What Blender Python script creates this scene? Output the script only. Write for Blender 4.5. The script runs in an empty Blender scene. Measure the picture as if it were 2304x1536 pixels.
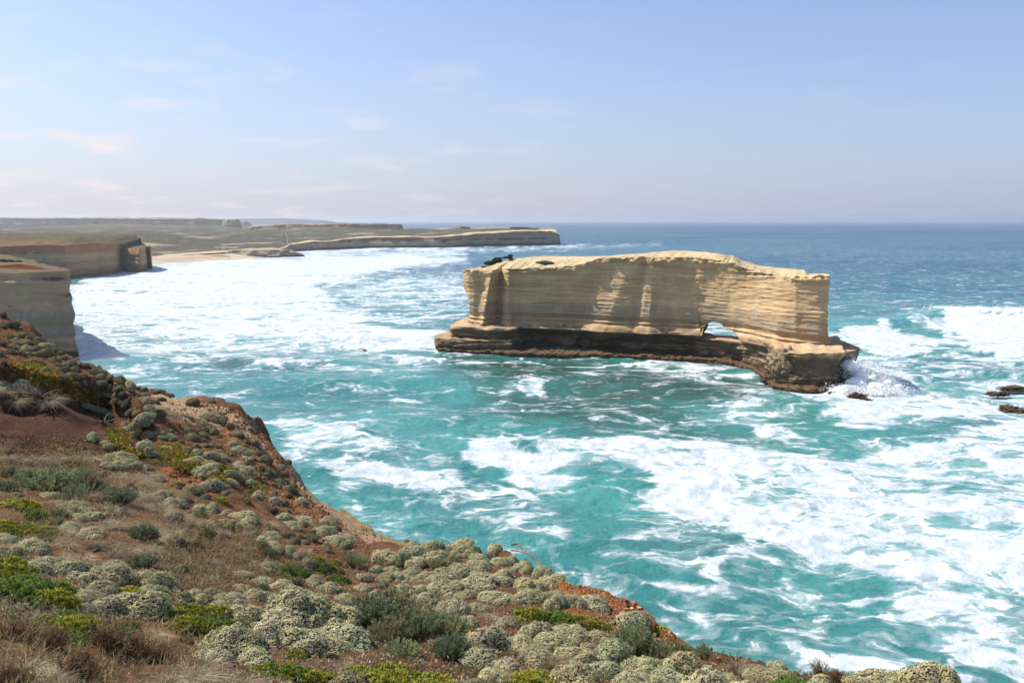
import bpy, math, random
import numpy as np
from mathutils import Vector, Matrix, Euler
R = math.radians
random.seed(7); rng = np.random.default_rng(7)
scene = bpy.context.scene
COL = scene.collection

# ------------------------------------------------------------------ camera
EYE = 50.0; FPX = 1792.0; PITCH = math.atan((768 - 497) / FPX)
cam_data = bpy.data.cameras.new('camera'); cam = bpy.data.objects.new('camera', cam_data); COL.objects.link(cam)
cam_data.sensor_width = 36.0; cam_data.lens = 36.0 * FPX / 2304.0
cam_data.clip_start = 0.1; cam_data.clip_end = 120000
cam.location = (0, 0, EYE); cam.rotation_euler = (R(90) - PITCH, 0, 0)
scene.camera = cam

# ------------------------------------------------------------------ sun, sky, exposure
SUN_EL = R(51); SUN_AZ = R(-73)                 # azimuth from +Y, negative = to the left
sx, sy, sz = math.sin(SUN_AZ) * math.cos(SUN_EL), math.cos(SUN_AZ) * math.cos(SUN_EL), math.sin(SUN_EL)
sd = bpy.data.lights.new('sun', 'SUN'); sun = bpy.data.objects.new('sun', sd); COL.objects.link(sun)
sd.energy = 5.0; sd.angle = R(0.6); sd.color = (1.0, 0.95, 0.86)
sun.rotation_euler = Vector((sx, sy, sz)).to_track_quat('Z', 'Y').to_euler()
sun.location = (0, -10, 90)
world = bpy.data.worlds.new('World'); scene.world = world; world.use_nodes = True
wn = world.node_tree.nodes; wl = world.node_tree.links; wn.clear()
wo = wn.new('ShaderNodeOutputWorld'); bg = wn.new('ShaderNodeBackground'); wl.new(bg.outputs[0], wo.inputs[0])
sky = wn.new('ShaderNodeTexSky'); sky.sky_type = 'NISHITA'; sky.sun_disc = False
sky.sun_elevation = SUN_EL; sky.sun_rotation = SUN_AZ
sky.air_density = 1.0; sky.dust_density = 1.6; sky.ozone_density = 2.2; sky.altitude = 50
bg.inputs[1].default_value = 0.117
def wmath(op, a, b=None, c=None):
    n = wn.new('ShaderNodeMath'); n.operation = op
    for i, v in enumerate((a, b, c)):
        if v is None: continue
        if hasattr(v, 'links'): wl.new(v, n.inputs[i])
        else: n.inputs[i].default_value = v
    return n.outputs[0]
tc = wn.new('ShaderNodeTexCoord'); sep = wn.new('ShaderNodeSeparateXYZ'); wl.new(tc.outputs['Generated'], sep.inputs[0])
zc = wmath('MAXIMUM', sep.outputs['Z'], 0.0)
# pale mauve haze near the horizon
hz = wmath('POWER', 2.718, wmath('MULTIPLY', zc, -5.2))
hz = wmath('MULTIPLY', hz, 0.80)
mixh = wn.new('ShaderNodeMix'); mixh.data_type = 'RGBA'; wl.new(hz, mixh.inputs['Factor'])
skt = wn.new('ShaderNodeMix'); skt.data_type = 'RGBA'; skt.blend_type = 'MULTIPLY'; skt.inputs['Factor'].default_value = 1.0
wl.new(sky.outputs[0], skt.inputs['A']); skt.inputs['B'].default_value = (0.93, 1.08, 1.25, 1)
wl.new(skt.outputs['Result'], mixh.inputs['A'])
hcol = wn.new('ShaderNodeMix'); hcol.data_type = 'RGBA'
hl = wn.new('ShaderNodeMapRange'); wl.new(sep.outputs['X'], hl.inputs[0]); hl.inputs[1].default_value = -.6; hl.inputs[2].default_value = .6
wl.new(hl.outputs[0], hcol.inputs['Factor']); hcol.inputs['A'].default_value = (5.5, 5.2, 6.0, 1); hcol.inputs['B'].default_value = (3.4, 3.7, 5.2, 1)
wl.new(hcol.outputs['Result'], mixh.inputs['B'])
# thin broken cloud, laid out on a flat layer high above
px = wmath('DIVIDE', sep.outputs['X'], wmath('ADD', zc, 0.16)); py = wmath('DIVIDE', sep.outputs['Y'], wmath('ADD', zc, 0.16))
cmb = wn.new('ShaderNodeCombineXYZ'); wl.new(px, cmb.inputs[0]); wl.new(py, cmb.inputs[1])
cn = wn.new('ShaderNodeTexNoise'); cn.inputs['Scale'].default_value = 2.3; cn.inputs['Detail'].default_value = 6; cn.inputs['Roughness'].default_value = 0.55
wl.new(cmb.outputs[0], cn.inputs['Vector'])
cs = wn.new('ShaderNodeMapRange'); cs.interpolation_type = 'SMOOTHSTEP'; wl.new(cn.outputs[0], cs.inputs[0])
cs.inputs[1].default_value = 0.50; cs.inputs[2].default_value = 0.76
low = wn.new('ShaderNodeMapRange'); low.interpolation_type = 'SMOOTHSTEP'; wl.new(sep.outputs['Z'], low.inputs[0])
low.inputs[1].default_value = 0.27; low.inputs[2].default_value = 0.10
leftw = wn.new('ShaderNodeMapRange'); wl.new(sep.outputs['X'], leftw.inputs[0])
leftw.inputs[1].default_value = 0.15; leftw.inputs[2].default_value = -0.45; leftw.inputs[3].default_value = 0.08; leftw.inputs[4].default_value = 1.0
cf = wmath('MULTIPLY', wmath('MULTIPLY', cs.outputs[0], low.outputs[0]), wmath('MULTIPLY', leftw.outputs[0], 0.9))
mixc = wn.new('ShaderNodeMix'); mixc.data_type = 'RGBA'; wl.new(cf, mixc.inputs['Factor'])
wl.new(mixh.outputs['Result'], mixc.inputs['A']); mixc.inputs['B'].default_value = (6.6, 5.9, 6.0, 1)
wl.new(mixc.outputs['Result'], bg.inputs[0])
vs = scene.view_settings
vs.view_transform = 'Standard'; vs.look = 'None'; vs.gamma = 1.0; vs.use_curve_mapping = False; vs.exposure = 0.31
cy = scene.cycles
cy.max_bounces = 6; cy.diffuse_bounces = 3; cy.glossy_bounces = 3; cy.transmission_bounces = 3; cy.volume_bounces = 1
cy.use_denoising = True; cy.sample_clamp_indirect = 8.0; cy.caustics_reflective = False; cy.caustics_refractive = False
cy.volume_step_rate = 4.0

# ------------------------------------------------------------------ survey helpers (photo pixel -> place)
CT, ST = math.cos(PITCH), math.sin(PITCH)
def ray(u, v):
    x = (np.asarray(u, float) - 1152) / FPX; up = -(np.asarray(v, float) - 768) / FPX
    return x, CT + ST * up, -ST + CT * up
def at_z(u, v, z=0.0):
    x, y, d = ray(u, v); t = (z - EYE) / d
    return x * t, y * t
def at_y(u, v, Y):
    x, y, d = ray(u, v); t = Y / y
    return x * t, EYE + d * t                      # x, z
def to_uv(x, y, z):
    dz = z - EYE; f = y * CT - dz * ST; up = y * ST + dz * CT
    f = np.maximum(f, 0.5)
    return 1152 + x / f * FPX, 768 - up / f * FPX

# ------------------------------------------------------------------ numpy noise
def _hash(i, j, k, seed):
    h = (i * 374761393 + j * 668265263 + k * 2147483647 + seed * 1274126177) & 0xffffffff
    h = ((h ^ (h >> 13)) * 1274126177) & 0xffffffff
    h = ((h ^ (h >> 16)) * 2246822519) & 0xffffffff
    return ((h ^ (h >> 15)) & 0xffffff) / float(0xffffff)
def vnoise(x, y, z=0.0, seed=0):
    x = np.asarray(x, float); y = np.asarray(y, float); z = np.broadcast_to(np.asarray(z, float), x.shape)
    i = np.floor(x).astype(np.int64); j = np.floor(y).astype(np.int64); k = np.floor(z).astype(np.int64)
    a = x - i; b = y - j; c = z - k
    a = a * a * (3 - 2 * a); b = b * b * (3 - 2 * b); c = c * c * (3 - 2 * c)
    flat = not np.any(z)
    def lay(kk):
        return (_hash(i, j, kk, seed) * (1 - a) + _hash(i + 1, j, kk, seed) * a) * (1 - b) + \
               (_hash(i, j + 1, kk, seed) * (1 - a) + _hash(i + 1, j + 1, kk, seed) * a) * b
    if flat: return lay(k)
    return lay(k) * (1 - c) + lay(k + 1) * c
def fbm(x, y, z=0.0, octs=4, seed=0, gain=0.5):
    s = 0; amp = 1; tot = 0
    for o in range(octs):
        f = 2.03 ** o
        s = s + amp * vnoise(np.asarray(x) * f + o * 17.3, np.asarray(y) * f - o * 9.1, np.asarray(z) * f + (0 if np.isscalar(z) and z == 0 else o * 5.7), seed + o)
        tot += amp; amp *= gain
    return s / tot
def smooth(x, a, b):
    t = np.clip((x - a) / (b - a), 0, 1); return t * t * (3 - 2 * t)
def poly_sd(px, py, P):
    """signed distance to a closed polygon, positive inside"""
    P = np.asarray(P, float); n = len(P); d = np.full(px.shape, 1e18); ins = np.zeros(px.shape, bool)
    for a in range(n):
        x0, y0 = P[a]; x1, y1 = P[(a + 1) % n]
        ex, ey = x1 - x0, y1 - y0; L = ex * ex + ey * ey + 1e-9
        t = np.clip(((px - x0) * ex + (py - y0) * ey) / L, 0, 1)
        d = np.minimum(d, (px - x0 - t * ex) ** 2 + (py - y0 - t * ey) ** 2)
        c = ((y0 > py) != (y1 > py)) & (px < (x1 - x0) * (py - y0) / (y1 - y0 + 1e-12) + x0)
        ins ^= c
    return np.where(ins, 1, -1) * np.sqrt(d)
def line_d(px, py, P):
    P = np.asarray(P, float); d = np.full(px.shape, 1e18)
    for a in range(len(P) - 1):
        x0, y0 = P[a]; x1, y1 = P[a + 1]; ex, ey = x1 - x0, y1 - y0; L = ex * ex + ey * ey + 1e-9
        t = np.clip(((px - x0) * ex + (py - y0) * ey) / L, 0, 1)
        d = np.minimum(d, (px - x0 - t * ex) ** 2 + (py - y0 - t * ey) ** 2)
    return np.sqrt(d)

# ------------------------------------------------------------------ mesh helpers
def raw_mesh(name, V, F, smooth_shade=True):
    V = np.asarray(V, np.float32).reshape(-1, 3); F = np.asarray(F, np.int32); k = F.shape[1]
    m = bpy.data.meshes.new(name)
    m.vertices.add(len(V)); m.vertices.foreach_set('co', V.ravel())
    m.loops.add(F.size); m.loops.foreach_set('vertex_index', F.ravel())
    m.polygons.add(len(F)); m.polygons.foreach_set('loop_start', np.arange(0, F.size, k, dtype=np.int32))
    m.polygons.foreach_set('use_smooth', np.full(len(F), smooth_shade))
    m.update(calc_edges=True); m.validate()
    return m
def grid_faces(n, m, off=0, wrap=False):
    i, j = np.meshgrid(np.arange(n - 1), np.arange(m if wrap else m - 1), indexing='ij')
    j2 = (j + 1) % m
    return np.stack([i * m + j, i * m + j2, (i + 1) * m + j2, (i + 1) * m + j], -1).reshape(-1, 4) + off
def attr(m, name, vals):
    a = m.attributes.new(name, 'FLOAT', 'POINT'); a.data.foreach_set('value', np.asarray(vals, np.float32).ravel())
def attr_c(m, name, vals):
    a = m.attributes.new(name, 'FLOAT_COLOR', 'POINT'); v = np.asarray(vals, np.float32)
    if v.shape[-1] == 3: v = np.concatenate([v, np.ones(v.shape[:-1] + (1,), np.float32)], -1)
    a.data.foreach_set('color', v.ravel())
def obj(name, mesh, mat=None, parent=None, **props):
    o = bpy.data.objects.new(name, mesh); COL.objects.link(o)
    if mat is not None and mesh is not None and not mesh.materials: mesh.materials.append(mat)
    if parent: o.parent = parent
    for k, v in props.items(): o[k] = v
    return o
def weld(V, F, eps=1e-3):
    key = np.round(V / eps).astype(np.int64)
    _, idx, inv = np.unique(key, axis=0, return_index=True, return_inverse=True)
    F = inv.reshape(-1)[F]
    ok = np.array([len(set(f)) > 2 for f in F[:0]])
    bad = (F[:, 0] == F[:, 1]) | (F[:, 1] == F[:, 2]) | (F[:, 2] == F[:, 3]) | (F[:, 3] == F[:, 0])
    return V[idx], F[~bad]
def vnormals(V, F):
    a, b, c, d = (V[F[:, i]] for i in range(4))
    n = np.cross(c - a, d - b); N = np.zeros_like(V)
    for i in range(4): np.add.at(N, F[:, i], n)
    return N / (np.linalg.norm(N, axis=1, keepdims=True) + 1e-12)

# ------------------------------------------------------------------ node helpers
class NT:
    def __init__(s, name):
        s.m = bpy.data.materials.new(name); s.m.use_nodes = True; s.n = s.m.node_tree.nodes; s.l = s.m.node_tree.links
        s.n.clear(); s.out = s.n.new('ShaderNodeOutputMaterial')
    def put(s, inp, v):
        if hasattr(v, 'links'): s.l.new(v, inp)
        elif isinstance(v, tuple) and len(v) == 3 and inp.type == 'RGBA': inp.default_value = (*v, 1)
        else: inp.default_value = v
    def math(s, op, a, b=None, c=None, clamp=False):
        n = s.n.new('ShaderNodeMath'); n.operation = op; n.use_clamp = clamp
        for i, v in enumerate((a, b, c)):
            if v is not None: s.put(n.inputs[i], v)
        return n.outputs[0]
    def mix(s, f, a, b, mode='MIX'):
        n = s.n.new('ShaderNodeMix'); n.data_type = 'RGBA'; n.blend_type = mode
        s.put(n.inputs['Factor'], f); s.put(n.inputs['A'], a); s.put(n.inputs['B'], b); return n.outputs['Result']
    def ss(s, x, a, b, lo=0.0, hi=1.0):
        n = s.n.new('ShaderNodeMapRange'); n.interpolation_type = 'SMOOTHSTEP'
        for i, v in enumerate((x, a, b, lo, hi)): s.put(n.inputs[i], v)
        return n.outputs[0]
    def pos(s):
        return s.n.new('ShaderNodeNewGeometry').outputs['Position']
    def nrm(s):
        return s.n.new('ShaderNodeNewGeometry').outputs['True Normal']
    def xyz(s, v):
        n = s.n.new('ShaderNodeSeparateXYZ'); s.l.new(v, n.inputs[0]); return n.outputs
    def vscale(s, v, sc):
        n = s.n.new('ShaderNodeVectorMath'); n.operation = 'MULTIPLY'; s.put(n.inputs[0], v); n.inputs[1].default_value = sc; return n.outputs[0]
    def vadd(s, a, b):
        n = s.n.new('ShaderNodeVectorMath'); n.operation = 'ADD'; s.put(n.inputs[0], a); s.put(n.inputs[1], b); return n.outputs[0]
    def noise(s, v, scale, detail=4, rough=0.5, col=False, dist=0.0):
        n = s.n.new('ShaderNodeTexNoise'); s.put(n.inputs['Vector'], v); n.inputs['Scale'].default_value = scale
        n.inputs['Detail'].default_value = detail; n.inputs['Roughness'].default_value = rough; n.inputs['Distortion'].default_value = dist
        return n.outputs['Color' if col else 0]
    def voro(s, v, scale, feature='DISTANCE_TO_EDGE'):
        n = s.n.new('ShaderNodeTexVoronoi'); n.feature = feature; s.put(n.inputs['Vector'], v); n.inputs['Scale'].default_value = scale
        return n.outputs['Distance']
    def attr(s, name, col=False):
        n = s.n.new('ShaderNodeAttribute'); n.attribute_name = name; return n.outputs['Color' if col else 'Fac']
    def objrand(s):
        return s.n.new('ShaderNodeObjectInfo').outputs['Random']
    def bump(s, h, strength, dist, normal=None):
        n = s.n.new('ShaderNodeBump'); s.put(n.inputs['Height'], h); n.inputs['Strength'].default_value = strength; n.inputs['Distance'].default_value = dist
        if normal is not None: s.l.new(normal, n.inputs['Normal'])
        return n.outputs[0]
    def pbsdf(s, color, rough=0.9, normal=None, spec=0.2, link=True, **kw):
        n = s.n.new('ShaderNodeBsdfPrincipled'); s.put(n.inputs['Base Color'], color); s.put(n.inputs['Roughness'], rough)
        s.put(n.inputs['Specular IOR Level'], spec)
        for k, v in kw.items(): s.put(n.inputs[k], v)
        if normal is not None: s.l.new(normal, n.inputs['Normal'])
        if link: s.l.new(n.outputs[0], s.out.inputs[0])
        return n.outputs[0]
# ================================================================== SEA
def pw(pts):                                        # photo outline on the water, kept as (u,v); the water plane is surveyed in these units
    return [(float(a), float(b)) for a, b in pts]
FOAM = [  # outline, coverage, soft edge
 ([(150,660),(200,620),(330,596),(470,582),(640,574),(760,566),(900,566),(1045,572),(1045,590),(900,604),(760,640),(735,690),(840,712),(745,742),(600,738),(480,766),(160,740)], .88, 16),
 ([(720,640),(1045,610),(1045,720),(900,716),(760,700)], .46, 18),
 ([(1040,560),(700,562),(660,572),(760,576),(1045,575)], .50, 6),
 ([(150,730),(480,752),(770,730),(1000,740),(1000,775),(780,800),(560,800),(170,812)], .66, 14),
 ([(380,800),(200,815),(300,870),(480,900),(640,850),(1000,800),(760,800)], .24, 18),
 ([(766,748),(800,742),(880,752),(985,748),(990,790),(900,790),(800,784),(770,770)], 1.0, 8),
 ([(985,775),(1040,795),(1200,803),(1400,808),(1560,814),(1560,820),(1300,812),(1080,803),(960,785)], .85, 3),
 ([(540,852),(620,828),(780,818),(900,812),(760,830),(640,850)], .62, 7),
 ([(590,950),(740,960),(900,985),(1040,1010),(1010,1060),(900,1075),(800,1070),(720,1110),(660,1040),(600,990)], .42, 24),
 ([(1052,1000),(1090,972),(1200,985),(1330,1000),(1480,985),(1600,975),(1750,1000),(1860,1030),(2040,990),(2330,960),(2600,960),(2600,1700),(2360,1560),(2200,1480),(2060,1370),(1960,1290),(1830,1240),(1700,1200),(1560,1180),(1440,1150),(1400,1100),(1260,1080),(1180,1070),(1110,1030)], .66, 26),
 ([(1080,985),(1200,1000),(1400,1020),(1500,1020),(1400,1050),(1250,1040),(1130,1020)], .95, 12),
 ([(1450,1050),(1600,1060),(1750,1130),(1900,1200),(1760,1190),(1560,1150)], .95, 16),
 ([(1090,1060),(1150,1070),(1190,1110),(1150,1112),(1100,1090)], .6, 10),
 ([(1865,742),(1980,742),(2100,760),(2330,790),(2600,800),(2600,812),(2304,806),(2050,800),(1960,800),(1900,780)], .95, 6),
 ([(1900,800),(2060,806),(2304,812),(2600,815),(2600,860),(2330,850),(2120,838),(1960,830)], .30, 8),
 ([(1900,800),(1960,800),(2050,840),(2330,862),(2600,870),(2600,960),(2330,960),(2100,950),(1960,935),(1800,905),(1700,878),(1740,868),(1900,885)], .62, 14),
 ([(1740,872),(1900,890),(1990,905),(2050,930),(1900,925),(1790,900)], .95, 8),
 ([(1540,715),(1700,722),(1700,762),(1550,762)], .5, 10),
 ([(1480,818),(1620,824),(1740,838),(1745,866),(1690,862),(1560,845),(1500,834)], .62, 6),
 ([(1885,850),(1960,835),(2060,860),(2040,905),(1900,905)], 1.3, 6),
 ([(1560,905),(1700,890),(1820,915),(1790,950),(1680,950)], .45, 16),
 ([(2095,684),(2150,692),(2304,700),(2600,700),(2600,790),(2304,786),(2150,765),(2110,735)], 1.35, 5),
 ([(2020,700),(2095,694),(2110,735),(2040,725)], .42, 6),
 ([(1480,1330),(1560,1320),(1650,1370),(1620,1430),(1520,1420),(1490,1390)], .52, 16),
 ([(1400,1180),(1560,1190),(1750,1230),(1960,1310),(2100,1420),(2330,1600),(1700,1480),(1650,1400),(1500,1290)], .29, 26),
 ([(1700,1420),(1800,1440),(1960,1400),(2080,1450),(2200,1530),(1900,1500),(1740,1490)], .52, 16),
 ([(900,1110),(1060,1080),(1180,1120),(1300,1200),(1330,1290),(1230,1260),(1100,1180),(960,1160)], .27, 22),
 ([(700,1090),(760,1110),(880,1150),(900,1190),(780,1150)], .4, 10),
 ([(640,557),(900,557),(1060,555),(1240,552),(1320,551),(1300,556),(1180,556),(900,562),(650,566)], .95, 2.5),
 ([(1000,560),(1500,548),(1490,552),(1040,568)], .42, 4),
 ([(1050,835),(1300,850),(1560,850),(1700,900),(1560,960),(1300,960),(1100,900)], .06, 30),
 ([(1140,860),(1220,865),(1210,885),(1130,880)], .45, 8), ([(840,895),(920,890),(930,905),(860,910)], .5, 8),
 ([(1330,900),(1400,905),(1450,930),(1380,935)], .45, 10), ([(1680,930),(1780,930),(1800,955),(1700,950)], .6, 10),
]
RIDGES = [ # crest polyline (u,v on z=0), height m, front width, back width, foam on crest
 ([(1840,742),(1960,738),(2060,730),(2110,724),(2330,742),(2600,750)], [1.2,2.6,4.2,6.4,6.2,5.5], 7, 22),
 ([(640,765),(765,770),(830,768),(920,768),(1000,770)], [.8,2.6,3.0,2.0,.8], 5, 12),
 ([(560,735),(640,728),(740,748)], [.6,1.6,.6], 4, 9),
 ([(700,672),(760,682),(860,672),(1040,668)], [.8,2.2,1.4,1.0], 6, 16),
 ([(700,640),(790,628),(900,632),(1040,648)], [.8,2.4,1.6,1.0], 7, 18),
 ([(560,612),(640,606),(760,598)], [1,2.0,1.0], 8, 20),
 ([(300,760),(420,752),(560,768)], [.8,1.6,.6], 4, 10),
 ([(330,815),(440,805),(620,826),(800,812)], [.6,1.2,1.3,.5], 3, 9),
 ([(380,640),(520,650),(680,640)], [.5,1.2,.5], 6, 16),
 ([(1060,1000),(1200,1010),(1400,1030)], [.5,.9,.5], 3, 7),
 ([(560,870),(640,852),(760,860),(900,850)], [.4,1.1,1.0,.4], 3, 9),
 ([(1960,812),(2130,818),(2330,820),(2600,822)], [.5,1.5,1.8,1.8], 4, 12),
 ([(1500,1060),(1700,1130),(1900,1190)], [.3,.8,.4], 3, 6),
 ([(1900,884),(1945,872),(1990,864),(2040,862)], [3.2,3.6,1.8,.3], 3.5, 6),
]
def foam_cover(x, y):
    u, v = to_uv(x, y, 0 * x)
    wu = (fbm(x / 22, y / 22, octs=4, seed=50) - .5); wv = (fbm(x / 22 + 40, y / 22 - 9, octs=4, seed=60) - .5)
    sc = np.clip((v - 497) / 300, 0.03, 1.6)
    u2 = u + wu * 150 * sc; v2 = v + wv * 80 * sc
    F = np.full(x.shape, 0.035)
    F = np.where(v < 560, 0.0, F); F = np.where((v < 735) & (u > 1000), 0.0 + .04 * smooth(v, 600, 700), F)
    for P, val, soft in FOAM:
        d = poly_sd(u2, v2, P); w = smooth(d, -soft, soft)
        F = F * (1 - w) + val * w
    # small whitecaps and streaks everywhere
    F = F + (fbm(x / 60, y / 30, octs=3, seed=71) - .5) * .22 * smooth(F, 0.03, .2)
    bay = smooth(-u, -1060, -900) * smooth(v, 560, 600)
    st = fbm(x / 70 + y / 300, y / 13, octs=4, seed=171) - .5
    F = F + st * .85 * bay * smooth(F, .15, .5)
    st2 = fbm(x / 34 + y / 60, y / 13, octs=4, seed=172) - .5
    F = F + st2 * .9 * (1 - bay) * smooth(F, .15, .5) * smooth(1.0 - F, .0, .15)
    return np.clip(F, 0, 1.35)
def sea_height(x, y, row):
    h = np.zeros(x.shape)
    ph = fbm(x / 260, y / 260, octs=2, seed=5) * 9
    for lam, amp, ang in ((74, .62, 200), (47, .42, 176), (29, .26, 215), (17, .17, 160), (10.5, .13, 190), (6.3, .085, 225), (4.1, .06, 150), (2.6, .04, 205)):
        a = R(ang); kx, ky = math.sin(a), math.cos(a)
        env = .35 + 1.3 * fbm(x / (lam * 2.5), y / (lam * 2.5), octs=2, seed=int(lam * 10))
        p = (x * kx + y * ky) * 2 * math.pi / lam + ph * (74 / lam) ** .5 + fbm(x / (lam * 1.4), y / (lam * 1.4), octs=2, seed=int(lam) + 3) * 5
        keep = smooth(lam / np.maximum(row, .01), 1.6, 4.0)
        s = 1 - np.abs(np.sin(p / 2)) * 2 if lam < 20 else np.sin(p)
        h += amp * s * env * keep
    keep = smooth(4.0 / row, 1.0, 3.0)
    h += (fbm(x / 3.2, y / 3.2, octs=3, seed=33) - .5) * .5 * keep
    return h
Yn, Yf = 42.0, 34000.0
nr, nk = 600, 650
yr = 1.0 / np.linspace(1 / Yn, 1 / Yf, nr)
kc = np.linspace(-.78, .78, nk); tail = np.array([.8, .84, .9, 1.0, 1.2, 1.6, 2.4, 4, 8])
kk = np.concatenate([-tail[::-1], kc, tail])
YY, KK = np.meshgrid(yr, kk, indexing='ij'); XX = YY * KK
row = np.maximum(YY ** 2 / (Yn * nr) , 0.12)
ZZ = sea_height(XX, YY, row)
foam = foam_cover(XX, YY)
calm = np.ones_like(ZZ)
lift = np.zeros_like(ZZ)
for P, H, fw, bw in RIDGES:
    q = [at_z(a, b) for a, b in P]
    best = np.full(XX.shape, 1e9); hh = np.zeros(XX.shape); sgn = np.zeros(XX.shape)
    for a in range(len(q) - 1):
        x0, y0 = q[a]; x1, y1 = q[a + 1]; ex, ey = x1 - x0, y1 - y0; L = ex * ex + ey * ey
        t = np.clip(((XX - x0) * ex + (YY - y0) * ey) / L, 0, 1)
        d = np.hypot(XX - x0 - t * ex, YY - y0 - t * ey); s = np.where((YY - y0 - t * ey) > 0, 1., -1.)
        m = d < best; best = np.where(m, d, best); hh = np.where(m, H[a] + (H[a + 1] - H[a]) * t, hh); sgn = np.where(m, s, sgn)
    jit = (fbm(XX / 14, YY / 14, octs=3, seed=91) - .5) * 6
    dd = best * sgn + jit
    hh = hh * (.72 + .56 * fbm(XX / 11, YY / 30, octs=3, seed=92))
    lift += hh * np.where(dd < 0, np.exp(-(dd / fw) ** 2), np.exp(-(dd / bw) ** 2))
    foam = np.maximum(foam, 0) + np.exp(-(dd / (fw * .7)) ** 2) * .25 * (hh > 1) * smooth(foam, .2, .6)
ZZ += lift
ZZ += (fbm(XX / 2.0, YY / 2.0, octs=3, seed=14) - .5) * .9 * smooth(foam, .7, 1.0) * smooth(3.5 / row, 1, 3)
ZZ += (fbm(XX / 7.0, YY / 7.0, octs=3, seed=15) - .5) * 2.6 * smooth(lift, 2.5, 5) * smooth(foam, .7, 1.0)
V = np.stack([XX, YY, ZZ], -1).reshape(-1, 3)
m = raw_mesh('sea', V, grid_faces(nr, len(kk)))
attr(m, 'foam', foam); attr(m, 'lift', np.clip(lift / 5, 0, 1))
# rock and weed on the bed, plus painted reflection and shade of the stack
u, v = to_uv(XX, YY, 0 * XX); wu = (fbm(XX / 16, YY / 16, octs=4, seed=150) - .5) * 120; wv = (fbm(XX / 16, YY / 16, octs=4, seed=151) - .5) * 60
reef = .85 * smooth(poly_sd(u + wu, v + wv, [(960,780),(1100,800),(1500,815),(1720,860),(1720,905),(1560,920),(1400,905),(1250,870),(1100,850)]), -22, 22)
reef = np.maximum(reef, .9 * smooth(poly_sd(u + wu, v + wv * .5, [(1500,828),(1720,850),(1900,880),(1720,880),(1600,855)]), -9, 9))
reef = np.maximum(reef, .8 * smooth(poly_sd(u + wu, v + wv * .4, [(330,800),(700,812),(760,826),(540,834),(420,822)]), -9, 9))
reef = np.maximum(reef, .7 * smooth(poly_sd(u + wu, v + wv, [(1080,860),(1500,880),(1560,940),(1300,960),(1130,930)]), -40, 30))
reef = np.maximum(reef, .45 * smooth(poly_sd(u + wu, v + wv, [(1780,1100),(1960,1110),(1900,1150),(1790,1150)]), -20, 20))
attr(m, 'reef', reef)
depth = smooth(YY + XX * .5, 330, 900) * .75 + smooth(YY, 700, 4000) * .25
depth = np.clip(depth + (fbm(XX / 300, YY / 120, octs=3, seed=80) - .5) * .5 * smooth(YY, 300, 700), 0, 1)
attr(m, 'deep', depth)
t = NT('sea_water'); p = t.pos()
wv1 = t.noise(p, .05, 2, .5, col=True); wv2 = t.noise(p, .35, 3, .6, col=True)
pw1 = t.vadd(p, t.vscale(wv1, (16, 16, 0))); pw2 = t.vadd(pw1, t.vscale(wv2, (3.2, 2.2, 0)))
pf = t.vscale(pw2, (.62, 1, 0))
web1 = t.ss(t.voro(pf, .16), 0.0, .30, 1, 0); web2 = t.ss(t.voro(pf, .55), 0, .34, 1, 0)
n1 = t.noise(pf, .10, 7, .62); n2 = t.noise(pf, .6, 5, .6)
ridg = t.ss(t.math('ABSOLUTE', t.math('SUBTRACT', t.noise(pf, .085, 5, .55), .5)), 0, .09, 1, 0)
det = t.math('ADD', t.math('ADD', t.math('MULTIPLY', web1, .30), t.math('MULTIPLY', web2, .22)),
             t.math('ADD', t.math('MULTIPLY', t.math('SUBTRACT', n1, .5), 2.3), t.math('ADD', t.math('MULTIPLY', t.math('SUBTRACT', n2, .5), 1.5), t.math('MULTIPLY', ridg, .42))))
F = t.attr('foam')
cover = t.math('ADD', t.math('SUBTRACT', F, .50), t.math('MULTIPLY', t.math('SUBTRACT', det, .30), .9))
fm = t.ss(cover, -.04, .40)
thin = t.math('MULTIPLY', t.ss(cover, -.22, .05), .20)       # thin lace of bubbles round the thick foam
fmix = t.math('MAXIMUM', fm, thin)
deep = t.attr('deep'); reef_shade = t.attr('reef'); lifta = t.attr('lift')
patch = t.noise(p, .02, 4, .55)
near = t.mix(t.ss(patch, .35, .65), (.030, .150, .145), (.056, .240, .214))
wcol = t.mix(deep, near, (.006, .058, .125))
wcol = t.mix(t.math('MULTIPLY', reef_shade, t.ss(t.noise(p, .09, 4, .6), .30, .55, .35, 1)), wcol, (.030, .070, .050))  # dark green for weedy rock and the stack's painted-in reflection and shade
wcol = t.mix(t.math('MULTIPLY', lifta, .8), wcol, (.03, .26, .24))
wcol = t.mix(t.ss(F, .25, .8, 0, .55), wcol, (.15, .36, .35))  # aerated water between foam
# ripples: three sizes
pr = t.vscale(p, (1, 1.0, 1)); 
h1 = t.noise(t.vadd(pr, t.vscale(wv2, (1.2, 1.2, 0))), .55, 3, .6); h2 = t.noise(pr, 2.3, 3, .6); h3 = t.noise(t.vscale(p, (.6, 1, 1)), .07, 4, .65)
hh = t.math('ADD', t.math('ADD', t.math('MULTIPLY', h1, .9), t.math('MULTIPLY', h2, .25)), t.math('MULTIPLY', h3, 5.0))
nb = t.bump(hh, .85, .55)
wat = t.pbsdf(wcol, t.math('ADD', .12, t.math('MULTIPLY', deep, .30)), nb, spec=.5, link=False, IOR=1.333)
fh = t.math('ADD', t.math('MULTIPLY', t.noise(p, 1.1, 6, .7), 1.0), t.math('MULTIPLY', fm, .4))
fcol = t.mix(t.ss(t.noise(p, .3, 5, .6), .3, .7), (.40, .46, .49), (.66, .665, .66))
foa = t.pbsdf(fcol, .95, t.bump(fh, .7, .45), spec=.05, link=False)
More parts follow.
